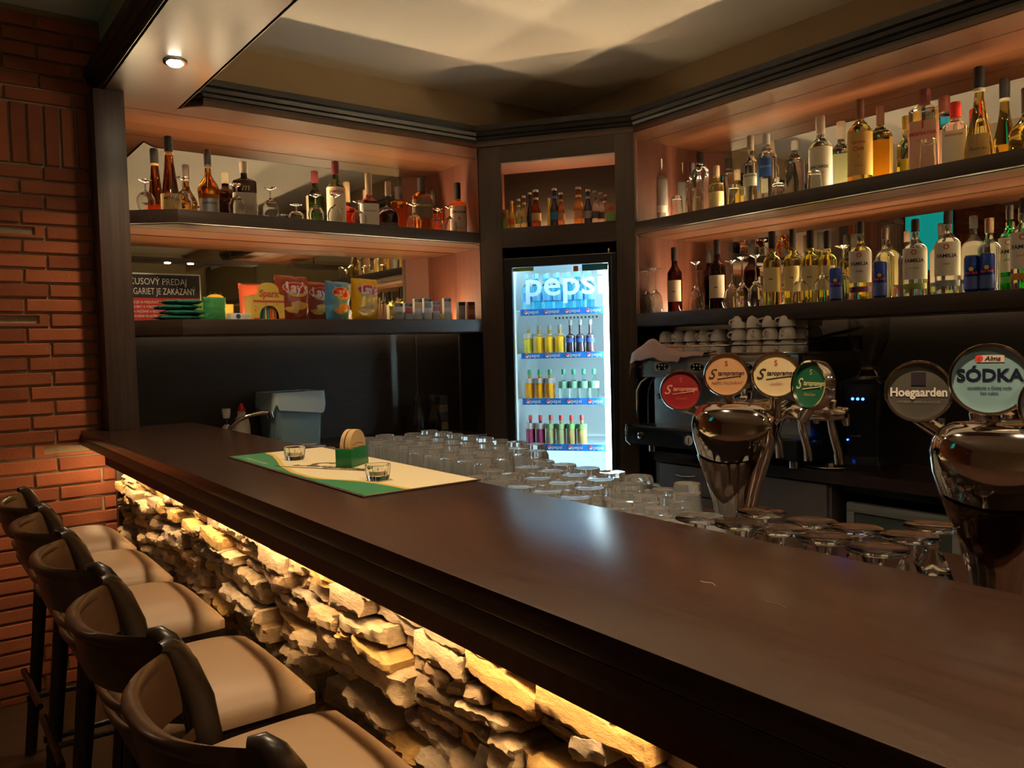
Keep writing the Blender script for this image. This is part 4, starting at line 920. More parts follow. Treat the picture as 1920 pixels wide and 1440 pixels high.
m.build('printed_dashes', RED, t, smooth=False)
for i, c in enumerate([(0.02, 0.16, 0.16), (0.02, 0.14, 0.15), (0.70, 0.45, 0.15), (0.02, 0.22, 0.2), (0.65, 0.12, 0.04), (0.7, 0.25, 0.05), (0.55, 0.08, 0.05)]):
    MB().box(-0.045 + i * 0.013, -0.035 + i * 0.013, 0.01, 0.08, 0.003, 0.066).build('sweet_packet', paint(c), t, smooth=False)
for i in range(3): MB().tube([(-0.03 + i * 0.03, 0.001, 0.178), (-0.028 + i * 0.03, 0.001, 0.189)], 0.003, 8).build('card_tip', paint((0.05, 0.03, 0.02)), t)
# flat white box with round blue mark
t = thing('cigarette_box', 'small white box with round blue mark lying in front of the green packets', 'box', (1.30, 3.86, S2), 0.12)
MB().box(-0.055, 0.055, 0, 0.05, 0, 0.031).build('box', PAPERW, t, bevel=0.0008)
m = MB(); m.add([(-0.018 + 0.012 * math.cos(a * 0.39), -0.0006, 0.0155 + 0.012 * math.sin(a * 0.39)) for a in range(16)], [tuple(range(16))]); m.build('round_mark', paint((0.03, 0.10, 0.25)), t, smooth=False)
m = MB(); add_text(m, 'CLASSIC', 0.012, on_front(0, 0.022, 0.018)); add_text(m, 'filter', 0.008, on_front(0, 0.02, 0.008)); m.build('lettering', paint((0.35, 0.33, 0.3)), t, smooth=False)
# green packets: a dark flat stack and upright green bags behind
GF, DG = foil('green_foil', (0.05, 0.30, 0.10)), foil('dark_green_foil', (0.015, 0.14, 0.10))
for i in range(4):
    lab = ['dark green foil packet at the bottom of the stack before the sign', 'dark green foil packet second from the bottom of the stack', 'dark green foil packet third from the bottom of the stack', 'dark green foil packet on top of the stack before the sign'][i]
    o, sf = packet('foil_packet', lab, (1.035 + (0.012 if i % 2 else -0.01), 3.90 + 0.055, S2 + 0.012 + i * 0.0245), 0.21 - i * 0.012, 0.115, 0.021, DG, 0.1 - i * 0.05, 0, 'dark green foil packets in a stack', 0.007)
    o.rotation_euler.x = math.radians(90); o.location.y = 3.875 + 0.115
    m = MB(); disc(m, sf, 0.0, 0.06, 0.04, 0.03, 0.001); m.build('printed_disc', paint((0.35, 0.22, 0.12)), o)
for (x, y, wd, h, rz, l, c) in ((1.215, 4.00, 0.12, 0.115, 0.2, 'upright bright green bag right behind the small white box', GF), (1.135, 4.04, 0.10, 0.10, -0.2, 'upright bright green bag in front of the sign corner', foil('lime_foil', (0.30, 0.42, 0.08)))):
    packet('sweets_bag', l, (x, y, S2), wd, h, 0.03, c, rz, 0, None, 0.004)
# wooden coffee sticks in a jar-like bundle and the cigarette packs
t = thing('stirrer_bundle', 'bundle of thin wooden stirrers beside the yellow crisp bag', 'stirrers', (2.105, 3.955, S2))
for i in range(16):
    MB().box(-0.003, 0.003, -0.001, 0.001, 0, 0.088 + random.uniform(-0.006, 0.008), Matrix.Translation((-0.028 + (i % 8) * 0.0075, (i // 8) * 0.008, 0)) @ Matrix.Rotation(random.uniform(-0.06, 0.06), 4, 'Y')).build('stirrer', paint((0.62, 0.38, 0.16)), t, smooth=False)
DKB, PIC = paint((0.03, 0.035, 0.05)), [paint((0.55, 0.50, 0.50)), paint((0.50, 0.10, 0.08)), paint((0.60, 0.35, 0.16)), paint((0.30, 0.30, 0.36)), paint((0.42, 0.16, 0.15)), paint((0.5, 0.45, 0.4))]
cig = [(742, 572, 0.088), (760, 570, 0.088), (778, 560, 0.088), (796, 559, 0.088), (812, 565, 0.088), (833, 559, 0.088)]
order = ['first', 'second', 'third', 'fourth', 'fifth', 'sixth']
for i, (u, v, hh) in enumerate(cig):
    p = atY(u + 6, v, 3.89); top = p.z - S2
    g = 'cigarette packs in clear holders'
    h2 = thing('acrylic_holder', 'clear acrylic holder with tapered front, %s from the stirrers' % order[i], 'display holder', (p.x, 3.885, S2), 0.0, 'acrylic holders')
    m = MB(); m.box(-0.026, 0.026, -0.002, 0.0, 0.0, 0.045).box(-0.027, -0.0255, -0.002, 0.05, 0, 0.04).box(0.0255, 0.027, -0.002, 0.05, 0, 0.04)
    m.build('clear_walls', glass('acrylic_sheet', (0.92, 0.95, 0.98), 1.3) if i == 0 else bpy.data.materials['acrylic_sheet'], h2, smooth=False)
    MB().box(-0.024, 0.024, 0.004, 0.05, 0.0, max(top - hh - 0.001, 0.004)).build('riser', PAPERW, h2, smooth=False)
    zb = max(top - hh, 0.005)
    t = thing('cigarette_pack', 'white cigarette pack with warning picture, %s from the stirrers' % order[i], 'cigarette pack', (p.x, 3.89, S2 + zb), 0.0, g)
    MB().box(-0.023, 0.023, 0, 0.023, 0, hh).build('box', paint((0.70, 0.70, 0.74)), t, bevel=0.0008)
    MB().box(-0.0225, 0.0225, -0.0006, 0, hh * 0.78, hh - 0.002).build('warning_band', DKB, t, smooth=False)
    MB().box(-0.0225, 0.0225, -0.0006, 0, hh * 0.73, hh * 0.77).build('yellow_band', paint((0.7, 0.6, 0.15)), t, smooth=False)
    MB().box(-0.0225, 0.0225, -0.0006, 0, hh * 0.38, hh * 0.72).build('warning_picture', PIC[i], t, smooth=False)
    m = MB()
    for k in range(2): m.box(-0.019, 0.012 - k * 0.008, -0.001, -0.0006, hh * (0.91 - k * 0.08), hh * (0.93 - k * 0.08))
    m.build('printed_lines', PAPERW, t, smooth=False)
for i, (u, v) in enumerate(((866, 566), (884, 566))):
    p = atY(u, v, 3.90); top = p.z - S2
    t = thing('cigarette_pack', ['grey cigarette pack set apart from the white ones', 'brown cigarette pack last in the row by the cabinet'][i], 'cigarette pack', (p.x, 3.90, S2), 0.1)
    MB().box(-0.026, 0.026, 0, 0.023, 0, top).build('box', [paint((0.30, 0.28, 0.24)), paint((0.20, 0.09, 0.05))][i], t, bevel=0.0008)
    MB().box(-0.0255, 0.0255, -0.0006, 0, top * 0.8, top - 0.002).build('warning_band', DKB, t, smooth=False)
    MB().box(-0.0255, 0.0255, -0.0006, 0, top * 0.3, top * 0.6).build('warning_picture', PIC[3 + i], t, smooth=False)
# reflected things of the dining side: teal screen on the wall bracket, hanging beam lamp
t = thing('wall_screen', 'glowing teal screen hanging across the room, seen in the bottle mirror', 'screen', (-0.58, 3.72, EYE + 0.93), 0.0)
TEAL = mat('teal_screen', (0.02, 0.2, 0.2), 0.4, emit=(0.0, 0.55, 0.48), estr=0.24)
MB().box(-0.03, 0.0, -0.23, 0.23, -0.31, 0.31).build('case', BLACKP, t, smooth=False)
MB().box(0.0, 0.004, -0.22, 0.22, -0.30, 0.30).build('picture', TEAL, t, smooth=False)
MB().box(-0.12, -0.03, -0.03, 0.03, -0.03, 0.03).build('bracket', STEEL, t, smooth=False)

t = thing('beam_lamp', 'dark hanging beam with two small spots, seen in the shelf mirror', 'lamp', (2.75, -1.0, EYE + 1.04))
MB().box(-0.75, 0.65, -0.11, 0.11, 0.0, 0.045).build('beam', BLACKWOOD, t, smooth=False)
MB().lathe([(0.008, 0.045), (0.008, CEILZ - EYE - 1.04 - 0.001)], 10, M=Matrix.Translation((0.35, 0, 0))).build('rod', BLACKP, t)
for x in (-0.35, -0.10):
    MB().lathe([(0.001, -0.01), (0.03, -0.008), (0.034, 0.0)], 20, M=Matrix.Translation((x, 0, 0))).build('spot', SPOTM, t)
# ================================================================== ON THE BAR
t = thing('bar_mat', 'green and cream printed bar mat lying flat on the counter', 'bar mat', (0.785, 1.585, BAR), math.radians(0.0))
mx_, my_ = 0.300, 0.905
MB().box(-0.006, mx_ + 0.006, -0.006, my_ + 0.006, 0, 0.0035).build('rubber_base', paint((0.05, 0.025, 0.015)), t, bevel=0.001)
MB().box(0, mx_, 0, my_, 0.0035, 0.0042).build('cream_print', paint((0.72, 0.62, 0.40), 0.45), t, smooth=False)
def wave(y): # edge of the green field along the mat (y from the near end)
    s_ = y / my_
    return (0.05 + 0.11 * (0.5 - 0.5 * math.cos(math.pi * min(1, s_ * 1.35)))) if s_ < 0.74 else 0.16 + (s_ - 0.74) / 0.26 * 0.14
def band(f0, f1, z, name, m_, y0=0, y1=my_):
    n = 48; vs = []
    for i in range(n + 1):
        y = y0 + (y1 - y0) * i / n; vs += [(max(0, min(mx_, f0(y))), y, z), (max(0, min(mx_, f1(y))), y, z)]
    MB().add(vs, [(2 * i, 2 * i + 1, 2 * i + 3, 2 * i + 2) for i in range(n)]).build(name, m_, t, smooth=False)
def edge(y):
    pts = [(0.0, 0.104), (0.12, 0.092), (0.2, 0.073), (0.25, 0.051), (0.31, 0.020), (0.37, 0.010), (0.49, 0.010), (0.64, 0.033), (0.79, 0.073), (0.90, 0.098), (1.0, 0.108)]
    s_ = y / my_
    for (a, b), (c, d) in zip(pts, pts[1:]):
        if s_ <= c: k = (s_ - a) / (c - a); return b + (d - b) * k
    return pts[-1][1]
band(lambda y: 0.0, edge, 0.0045, 'green_field', paint((0.02, 0.19, 0.08), 0.45))
band(edge, lambda y: edge(y) + 0.013, 0.0047, 'gold_line', paint((0.62, 0.42, 0.08), 0.45))
q = MB(); fl = lambda x, y: (0.155 + y, 0.42 - x, 0.0048)
mt = lambda x, y: (0.115 + 0.40 * x + 0.916 * y, 0.455 - 0.916 * x + 0.40 * y, 0.0049)
add_text(q, 'taropramen', 0.046, lambda x, y: mt(x + 0.035, y + 0.012), bold=0.02, shear=0.35)
add_text(q, 'S', 0.12, lambda x, y: mt(x - 0.105, y + 0.030), shear=0.7, bold=0.006)
q.tube([mt(-0.16, -0.035), mt(0.0, -0.022), mt(0.17, -0.008), mt(0.155, -0.02)], 0.0013, 4)
q.build('lettering', paint((0.10, 0.07, 0.03)), t, smooth=False)
q = MB(); add_text(q, 'staropramen since 1869', 0.017, lambda x, y: (0.022 + y, 0.74 - x, 0.0049), shear=0.2); q.build('small_lettering', paint((0.7, 0.62, 0.4)), t, smooth=False)
q = MB(); add_text(q, 'PRAGUE', 0.014, lambda x, y: mt(x + 0.02, y + 0.052), bold=0.02); q.build('red_lettering', paint((0.55, 0.06, 0.03)), t, smooth=False)
def ashtray(loc, label, R=0.031):
    t = thing('tealight_holder', label, 'glass holder', loc, 0.4, 'glass holders on the bar mat')
    o_ = [(R * 0.80, 0.0), (R * 0.88, 0.006), (R, 0.036), (R * 0.97, 0.038)]; i_ = [(R * 0.88, 0.036), (R * 0.72, 0.013), (0.001, 0.010)]
    MB().lathe(o_ + i_, 24, facet=0.03, cap1=False).build('glass_cup', GLASS, t, ang=20)
    MB().lathe([(R * 0.62, 0.0125), (R * 0.62, 0.022), (R * 0.58, 0.0225), (0.001, 0.0215)], 20).build('wax_disc', paint((0.62, 0.50, 0.32)), t)
    MB().tube([(0, 0, 0.021), (0.001, 0, 0.027)], 0.0008, 6).build('wick', INK, t)
p = atZ(553, 861, BAR + 0.005); ashtray((p.x, p.y, BAR + 0.0048), 'clear glass tealight holder at the far end of the bar mat')
p = atZ(709, 899, BAR + 0.005); ashtray((p.x, p.y, BAR + 0.0048), 'clear glass tealight holder in front of the green coaster holder')
p = atZ(661, 872, BAR + 0.005)
t = thing('coaster_holder', 'dark green plastic coaster holder standing on the bar mat', 'coaster holder', (p.x, p.y, BAR + 0.0048), 0.5)
GP = mat('green_plastic', (0.012, 0.15, 0.045), 0.3)
MB().box(-0.050, 0.050, -0.024, 0.024, 0, 0.004).box(-0.050, 0.050, -0.024, -0.021, 0.004, 0.050).box(-0.050, -0.020, 0.021, 0.024, 0.004, 0.050).box(0.020, 0.050, 0.021, 0.024, 0.004, 0.050).box(-0.050, -0.047, -0.021, 0.021, 0.004, 0.050).box(0.047, 0.050, -0.021, 0.021, 0.004, 0.050).build('box', GP, t, bevel=0.0006)
t.rotation_euler.z = faceto(p.x, p.y) + math.radians(62)
hold = t
KR = paint((0.62, 0.42, 0.20), 0.7)
for i in range(2):
    a = t.rotation_euler.z; n_ = 6 if i == 0 else 4
    for k in range(n_):
        off = (-0.0175 + k * 0.0026) if i == 0 else (0.003 + k * 0.0026)
        q = MB().lathe([(0.0465, -0.0011), (0.047, 0), (0.0465, 0.0011)], 32, M=Matrix.Rotation(math.pi / 2, 4, 'X'))
        c = thing('beer_coaster', 'round cardboard coaster in the %s bundle of the green holder, %s from the front' % (['front', 'back'][i], ORD[k]), 'coaster',
                  (p.x - math.sin(a) * off, p.y + math.cos(a) * off, BAR + 0.0048 + 0.053), a, ['front bundle of coasters', 'back bundle of coasters'][i])
        q.build('card', KR, c)
        if i == 0 and k == 0:
            m = MB(); add_text(m, 'Staropramen', 0.012, lambda x, y: (x, -0.0014, y - 0.004), shear=0.3, bold=0.02); m.tube([(-0.03, -0.0014, 0.006), (0.0, -0.0014, 0.011), (0.03, -0.0014, 0.006)], 0.0007, 4); m.build('lettering', INK, c, smooth=False)
            c['label'] = 'foremost round coaster with dark print in the green holder'

# ================================================================== WORKTOP BEHIND THE BAR
t = thing('bar_worktop', 'low dark worktop behind the bar under the glasses', 'worktop', (0, 0, 0))
MB().prism([(CB - 0.049, -1.5), (1.86, -1.5), (1.86, 3.72), (2.62, 3.72), (2.62, 4.262), (0.82, 4.262), (0.82, 3.975), (CB - 0.049, 3.965)], WORK - 0.04, WORK).build('top', WENGE_TOP, t)
MB().prism([(CB - 0.0, -1.45), (1.82, -1.45), (1.82, 3.76), (2.60, 3.76), (2.60, 4.24), (CB, 4.24)], 0.0, WORK - 0.04).build('carcass', WENGE_Z, t)
# mugs stand upside down: bottom up, rim on the worktop
def mug_snap(H, R, facets, name='beer_mug', cat='mug', hdl=True, slope=0.90):
    t = thing(name, 'x', cat)
    o_ = [(R, 0.0), (R * 1.0, H * 0.10), (R * 0.97, H * 0.55), (R * slope, H * 0.93), (R * slope * 0.95, H), (R * slope * 0.55, H * 0.985)]
    i_ = [(R * 0.93, 0.0), (R * 0.92, H * 0.5), (R * slope * 0.86, H * 0.84), (R * 0.25, H * 0.86)]
    MB().lathe(i_[::-1] + o_, 24, facet=facets).build('body', GLASSCOOL, t, ang=14)
    if hdl:
        pts = [(R * 0.93, 0, H * 0.22), (R * 1.25, 0, H * 0.22), (R * 1.62, 0, H * 0.34), (R * 1.70, 0, H * 0.52), (R * 1.62, 0, H * 0.68), (R * 1.30, 0, H * 0.80), (R * 0.88, 0, H * 0.80)]
        MB().tube(pts, 0.0065, 10, rz=0.0085).build('handle', GLASSCOOL, t)
    return t
M1 = mug_snap(0.148, 0.041, 0.035); M1S = snapshot(M1); M2 = mug_snap(0.125, 0.043, 0.05); M2S = snapshot(M2); M3 = mug_snap(0.115, 0.038, 0.0, 'tumbler', 'glass', False, 0.86); M3S = snapshot(M3)
_proto += [M1, M2, M3]
def put(snap, x, y, label, group, rz=None, z=WORK, s_=1.0):
    return dup(snap, (x, y, z), random.uniform(-0.6, 0.9) if rz is None else rz, label, group, scale=(s_, s_, s_))
cnt = 0
for r, x in enumerate((1.44, 1.545, 1.65, 1.755)):
    for k in range(9):
        y = 2.06 + k * 0.101 + (r % 2) * 0.045
        if y > 3.02 or (r == 3 and k == 0): continue
        put(M1S, x + random.uniform(-0.005, 0.005), y, 'tall upturned beer mug, %s row behind the bar top, %s from the towers' % (ORD[r], ORD[k]), 'tall upturned beer mugs', rz=random.choice([-1.3, -0.4, 1.4, 0.2]), s_=0.98)
for r, x in enumerate((1.20, 1.30)):
    for k in range(4):
        put(M3S, x, 2.80 + k * 0.09 + r * 0.04, 'upturned glass behind the coaster holder, %s row, %s counted towards the bin' % (ORD[r], ORD[k]), 'upturned glasses behind the coaster holder', s_=1.0)
for r, x in enumerate((1.27, 1.38, 1.49, 1.60)):
    for k in range(5):
        y = 1.44 + k * 0.105 + (r % 2) * 0.05 + r * 0.02
        put(M2S, x, y, 'faceted upturned mug before the fridge, %s row from the bar, %s from the towers' % (ORD[r], ORD[k]), 'faceted upturned beer mugs', rz=random.choice([-1.2, -0.5, 0.3]), s_=1.0)
for i, (x, y) in enumerate(((1.24, 1.33), (1.34, 1.36), (1.44, 1.37), (1.54, 1.40), (1.25, 1.23), (1.35, 1.25), (1.45, 1.27), (1.26, 1.13), (1.36, 1.15), (1.27, 1.035))):
    put(M3S, x, y, 'upturned tumbler between faceted mugs and beer tower, ' + ['closest to the mugs and the bar top', 'mug side, second from the bar top', 'mug side, third from the bar top', 'mug side, farthest from the bar top', 'middle row, closest to the bar top', 'middle row, centre one', 'middle row, farthest from the bar top', 'third row, closest to the bar top', 'third row, farther from the bar top', 'the single one ahead of the goblets'][i], 'upturned tumblers before the beer tower')
p = atZ(1288, 906, 1.13); k = 0.148 / 0.115
dup(M3S, (1.46, p.y / p.x * 1.46 + 0.0, WORK), 0.3, 'tall upturned tumbler standing above the others beside the beer tower', None, scale=(0.98, 0.98, (EYE + (p.z - EYE) * 1.46 / p.x - WORK) / 0.115))
# goblets, foot up
def goblet_snap(H=0.165, R=0.036, foot=0.042):
    t = thing('beer_goblet', 'x', 'goblet')
    o_ = [(R * 0.88, 0), (R, H * 0.15), (R * 0.98, H * 0.38), (R * 0.72, H * 0.58), (0.014, H * 0.74), (0.010, H * 0.80), (0.010, H * 0.94)]
    i_ = [(R * 0.84, 0), (R * 0.95, H * 0.15), (R * 0.92, H * 0.37), (R * 0.6, H * 0.55), (0.001, H * 0.62)]
    MB().lathe(i_[::-1] + o_, 28).build('bowl', GLASS, t)
    MB().lathe([(0.010, H * 0.94), (0.016, H * 0.955), (foot * 0.93, H * 0.968), (foot, H * 0.980), (foot, H * 0.992), (foot * 0.95, H), (foot * 0.6, H * 0.990), (0.001, H * 0.988)], 36).build('foot', GLASS, t)
    return t
G = goblet_snap(); GS = snapshot(G); _proto.append(G)
gl_ = [(1312, 968), (1427, 959), (1387, 980), (1460, 991), (1521, 977), (1546, 1006), (1605, 990), (1645, 1027), (1705, 1004), (1748, 985)]
gw = ['beside the last upturned tumblers', 'closest to the foot of the first beer tower', 'in front of the first beer tower', 'third along the counter edge', 'at the back in the middle of the goblets', 'along the counter edge before the under-counter washer', 'at the back in front of the washer door', 'nearest the counter edge, lowest of all', 'between the two goblets by the washer frame', 'at the far side by the second beer tower']
for (u, v), l in zip(gl_, gw):
    H = 0.176; p = atZ(u, v, WORK + H)
    put(GS, p.x, p.y, 'upturned stemmed beer goblet ' + l, 'upturned beer goblets', s_=H / 0.165)

# ---- chrome beer towers
LBK = {'face': None}
def medallion(t, pos, rot, R, col, texts, rim=CHROME, logo=None, extra=None):
    """disc whose front looks along local -Y turned by rot"""
    M = Matrix.Translation(pos) @ Matrix.Rotation(rot, 4, 'Z') @ Matrix.Rotation(math.radians(-6), 4, 'X')
    MR = M @ Matrix.Rotation(math.pi / 2, 4, 'X')
    rimo = MB().lathe([(R * 0.93, 0.002), (R * 0.95, 0.010), (R * 1.02, 0.011), (R * 1.05, 0.004), (R * 1.05, -0.014), (R * 0.8, -0.022), (0.001, -0.022), (0.001, -0.006), (R * 0.93, -0.004)][:6] + [(0.001, -0.024)], 48, M=MR, cap0=False).build('medallion', rim, t)
    mb = MB(); mb.lathe([(0.001, 0.0035), (R * 0.6, 0.0035), (R * 0.94, 0.0030)], 48, M=MR, cap0=False, cap1=True); mb.build('face_disc', mat('medallion_face_%d' % len(bpy.data.materials), col, 0.45), rimo)
    if extra: extra(rimo, M)
    mb = MB()
    for (s_, size, x0, z0, kw) in texts[0]: add_text(mb, s_, size, lambda a, b: M @ Vector((a + x0, -0.0046, b + z0)), **kw)
    pts = []
    if texts[2]:
        k = R
        mb.tube([M @ Vector(q) for q in [(-k * 0.42, -0.0046, -k * 0.20), (k * 0.1, -0.0046, -k * 0.13), (k * 0.66, -0.0046, -k * 0.06), (k * 0.62, -0.0046, -k * 0.14)]], k * 0.022, 4)
    mb.build('lettering', paint(texts[1], 0.4), rimo, smooth=False)
    if len(texts) > 3:
        mb = MB()
        for (s_, size, x0, z0, kw) in texts[3]: add_text(mb, s_, size, lambda a, b: M @ Vector((a + x0, -0.0046, b + z0)), **kw)
        mb.build('small_lettering', paint(texts[4], 0.4), rimo, smooth=False)
    return rimo
def star(R, sub, c1, c2):
    sl = 0.075
    return ([('S', R * 0.66, -R * 0.70, R * 0.02, B(shear=0.4, bold=0.010)), ('taropramen', R * 0.29, R * 0.20, R * 0.07, B(shear=0.25, bold=0.025, width=0.86))], c1, True,
            [('S', R * 0.34, 0, R * 0.52, B(bold=0.01)), (sub, R * 0.20, 0, -R * 0.40, B(shear=0.4))], c2)
def tower(name, label, base, taps, scale_, meds, rz):
    t = thing(name, label, 'beer tower', base, 0)
    Z = WORK
    # cobra shaped body: broad rounded head, drawn back to the taps, narrowing down to a slim neck (z, half width, front depth, back depth, centre)
    lv = [(0.353, 0.045, 0.012, 0.16, 0.0), (0.350, 0.072, 0.030, 0.20, 0.0), (0.340, 0.092, 0.044, 0.235, 0.0), (0.322, 0.104, 0.054, 0.24, 0.0), (0.300, 0.109, 0.058, 0.19, 0.0), (0.270, 0.106, 0.057, 0.135, 0.0), (0.240, 0.096, 0.052, 0.100, 0.0), (0.205, 0.083, 0.046, 0.082, 0.0), (0.165, 0.068, 0.040, 0.070, 0.0), (0.12, 0.054, 0.034, 0.062, 0.002), (0.07, 0.045, 0.031, 0.056, 0.004), (0.03, 0.043, 0.032, 0.054, 0.004), (0.010, 0.046, 0.036, 0.058, 0.004), (0.006, 0.064, 0.055, 0.074, 0.004), (0.0, 0.066, 0.057, 0.076, 0.004)]
    rings = []
    for z, a, bf, bb, cx in lv:
        ring = []
        for i in range(44):
            th = 2 * math.pi * i / 44; c, s_ = math.cos(th), math.sin(th)
            if c < 0: x_, y_ = cx + bf * c, a * s_
            else: x_, y_ = cx + bb * c, a * s_ * (1 - 0.74 * c ** 1.2 * min(1, (bb / 0.18)))
            ring.append((x_, y_, z * scale_))
        rings.append(ring)
    R0 = Matrix.Rotation(rz, 4, 'Z')
    MB().loft(rings, M=R0).build('body', CHROME, t, ang=50)
    mb = MB(); vs = []; fs = []
    def bodyx(z, yy):
        for (z1, a1, f1, _1, c1), (z2, a2, f2, _2, c2) in zip(lv, lv[1:]):
            if z2 <= z <= z1:
                k = (z1 - z) / (z1 - z2); a = a1 + (a2 - a1) * k; b_ = f1 + (f2 - f1) * k; c = c1 + (c2 - c1) * k
                return c - b_ * math.sqrt(max(0, 1 - (yy / a) ** 2))
        return 0
    pl = [(0.232, 0.080), (0.225, 0.080), (0.20, 0.068), (0.175, 0.052), (0.155, 0.036), (0.140, 0.020), (0.128, 0.003)]
    for z, wd in pl:
        for i in range(13):
            yy = wd * (i / 6 - 1); dip = 0.012 * (1 - (i / 6 - 1) ** 2) if z > 0.22 else 0
            vs.append((bodyx(z, yy) - 0.004, yy, (z - dip) * scale_))
    for k in range(len(pl) - 1):
        for i in range(12): fs.append((k * 13 + i, k * 13 + i + 1, (k + 1) * 13 + i + 1, (k + 1) * 13 + i))
    n_ = len(vs); vs2 = [(x + 0.004, y, z) for x, y, z in vs]
    mb.add(vs + vs2, fs + [tuple(n_ + q for q in f[::-1]) for f in fs], R0); mb.build('shield_plate', DARKCHROME, t, ang=60)
    zt = 0.318 * scale_
    bx = Vector(base)
    tp = []
    for (u_, v_) in taps:
        q_ = atX(u_, v_, base[0] + 0.20) - bx; tp.append(Vector((q_.x, q_.y, zt)))
    MB().tube([Vector((0.13, 0, zt - 0.004)), Vector((0.17, 0.0, zt)), Vector((0.20, 0, zt))], [0.03, 0.024, 0.018], 16).build('neck_arm', CHROME, t)
    MB().tube([tp[0] + Vector((0, 0.03, 0)), tp[0], tp[1], tp[2], tp[3], tp[3] - Vector((0, 0.035, 0))], [0.008, 0.016, 0.018, 0.018, 0.016, 0.008], 16).build('cross_arm', CHROME, t)
    for q_ in tp:
        mb = MB(); mb.tube([q_ + Vector(d_) for d_ in [(-0.02, 0, 0), (0.03, 0, 0.002), (0.055, 0, 0.0), (0.062, 0, -0.03)]], [0.011, 0.014, 0.012, 0.007], 12)
        tap = mb.build('tap', CHROME, t)
        mb = MB(); mb.tube([q_ + Vector(d_) for d_ in [(0.0, 0, 0.012), (0.0, 0, 0.03), (0.0, 0, 0.034), (0.0, 0, 0.052)]], [0.010, 0.012, 0.008, 0.010], 12); mb.build('tap_knob', CHROME, tap)
        mb = MB(); mb.tube([q_ + Vector(d_) for d_ in [(0.004, 0.008, -0.008), (0.008, 0.002, -0.045), (0.012, -0.008, -0.085), (0.013, -0.010, -0.115)]], [0.007, 0.0095, 0.010, 0.0105], 12); mb.build('lever', CHROME, tap)
    for q in meds:
        u, v, X, Rm, rot, col, tx, ex = q
        p = atX(u, v, X); loc = p - Vector(base)
        medallion(t, loc, rot, Rm, col, tx, extra=ex)
        top = Vector((0.012, 0, 0.34 * scale_))
        MB().tube([loc + Vector((0.012, 0.01, -Rm * 0.9)), Vector((loc.x * 0.7 + 0.03, loc.y * 0.8, 0.325 * scale_)) ], [0.011, 0.013], 12).build('medallion_stem', CHROME, t)
    return t
fa = lambda u, v, X: faceto(atX(u, v, X).x, atX(u, v, X).y)
TX = 1.48
b1 = atX(1402, 955, TX)
tower('beer_tower', 'cobra shaped chrome beer tower with red, tan, cream and green medallions', (TX + 0.0, 1.138, WORK), [(1395, 780), (1450, 780), (1503, 780), (1560, 778)], 1.0, [
    (1277, 732, TX - 0.01, 0.047, fa(1277, 732, TX) - 0.05, (0.27, 0.012, 0.016), star(0.047, 'Granát', (0.70, 0.32, 0.24), (0.50, 0.12, 0.08)), None),
    (1362, 703, TX, 0.048, fa(1362, 703, TX), (0.58, 0.30, 0.14), star(0.048, 'NEFILTROVANÝ', (0.05, 0.03, 0.03), (0.20, 0.08, 0.04)), None),
    (1455, 703, TX, 0.048, fa(1455, 703, TX), (0.66, 0.52, 0.29), star(0.048, '-Ležák-', (0.03, 0.02, 0.02), (0.45, 0.08, 0.04)), None),
    (1522, 722, TX, 0.049, fa(1522, 722, TX) - math.radians(48), (0.005, 0.10, 0.045), star(0.049, 'Smíchov', (0.62, 0.52, 0.28), (0.50, 0.30, 0.10)), None)], 0.0)
TX2 = 1.36
b2 = atX(1872, 960, TX2)
def square_mark(par, M):
    mb = MB(); mb.box(-0.011, 0.011, -0.0048, -0.0036, 0.010, 0.032, M); mb.build('square_emblem', paint((0.02, 0.012, 0.02)), par, smooth=False)
def fruit_mark(par, M):
    mb = MB(); mb.box(-0.018, 0.020, -0.0046, -0.0036, 0.027, 0.038, M); mb.build('pale_banner', paint((0.62, 0.48, 0.40)), par, smooth=False)
    mb = MB(); add_text(mb, 'Alma', 0.010, lambda a, b: M @ Vector((a + 0.004, -0.0052, b + 0.0325)), shear=0.3, bold=0.02); mb.build('banner_lettering', paint((0.03, 0.02, 0.02)), par, smooth=False)
    mb = MB(); mb.lathe([(0.001, 0.0052), (0.0055, 0.0048)], 16, M=M @ Matrix.Translation((-0.014, 0, 0.033)) @ Matrix.Rotation(math.pi / 2, 4, 'X'), cap0=False); mb.build('red_mark', paint((0.6, 0.05, 0.03)), par)
tower('beer_tower', 'second cobra shaped chrome beer tower with grey and pale blue medallions at the picture edge', (TX2, 0.535, WORK), [(1830, 790), (1890, 790), (1950, 790), (2010, 790)], 1.0, [
    (1722, 734, TX2, 0.050, fa(1722, 734, TX2), (0.075, 0.068, 0.055), ([('Hoegaarden', 0.0205, 0, -0.002, B(bold=0.03, width=0.86))], (0.72, 0.68, 0.64), False, [('WITBIER · BIÈRE BLANCHE', 0.0055, 0, -0.018, B())], (0.25, 0.22, 0.2)), square_mark),
    (1855, 712, TX2 - 0.02, 0.054, fa(1855, 712, TX2), (0.20, 0.34, 0.38), ([('SÓDKA', 0.0265, 0, 0.006, B(bold=0.03))], (0.008, 0.01, 0.03), False, [('osvieženie z čistej vody', 0.0062, 0, -0.013, B(bold=0.02)), ('bez cukru', 0.006, 0, -0.021, B(bold=0.02))], (0.02, 0.03, 0.06)), fruit_mark),
    (1985, 760, TX2 - 0.01, 0.050, fa(1930, 760, TX2), (0.10, 0.10, 0.11), ([('Bier', 0.02, 0, 0, B(bold=0.02))], (0.5, 0.5, 0.5), False), None)], 0.0)

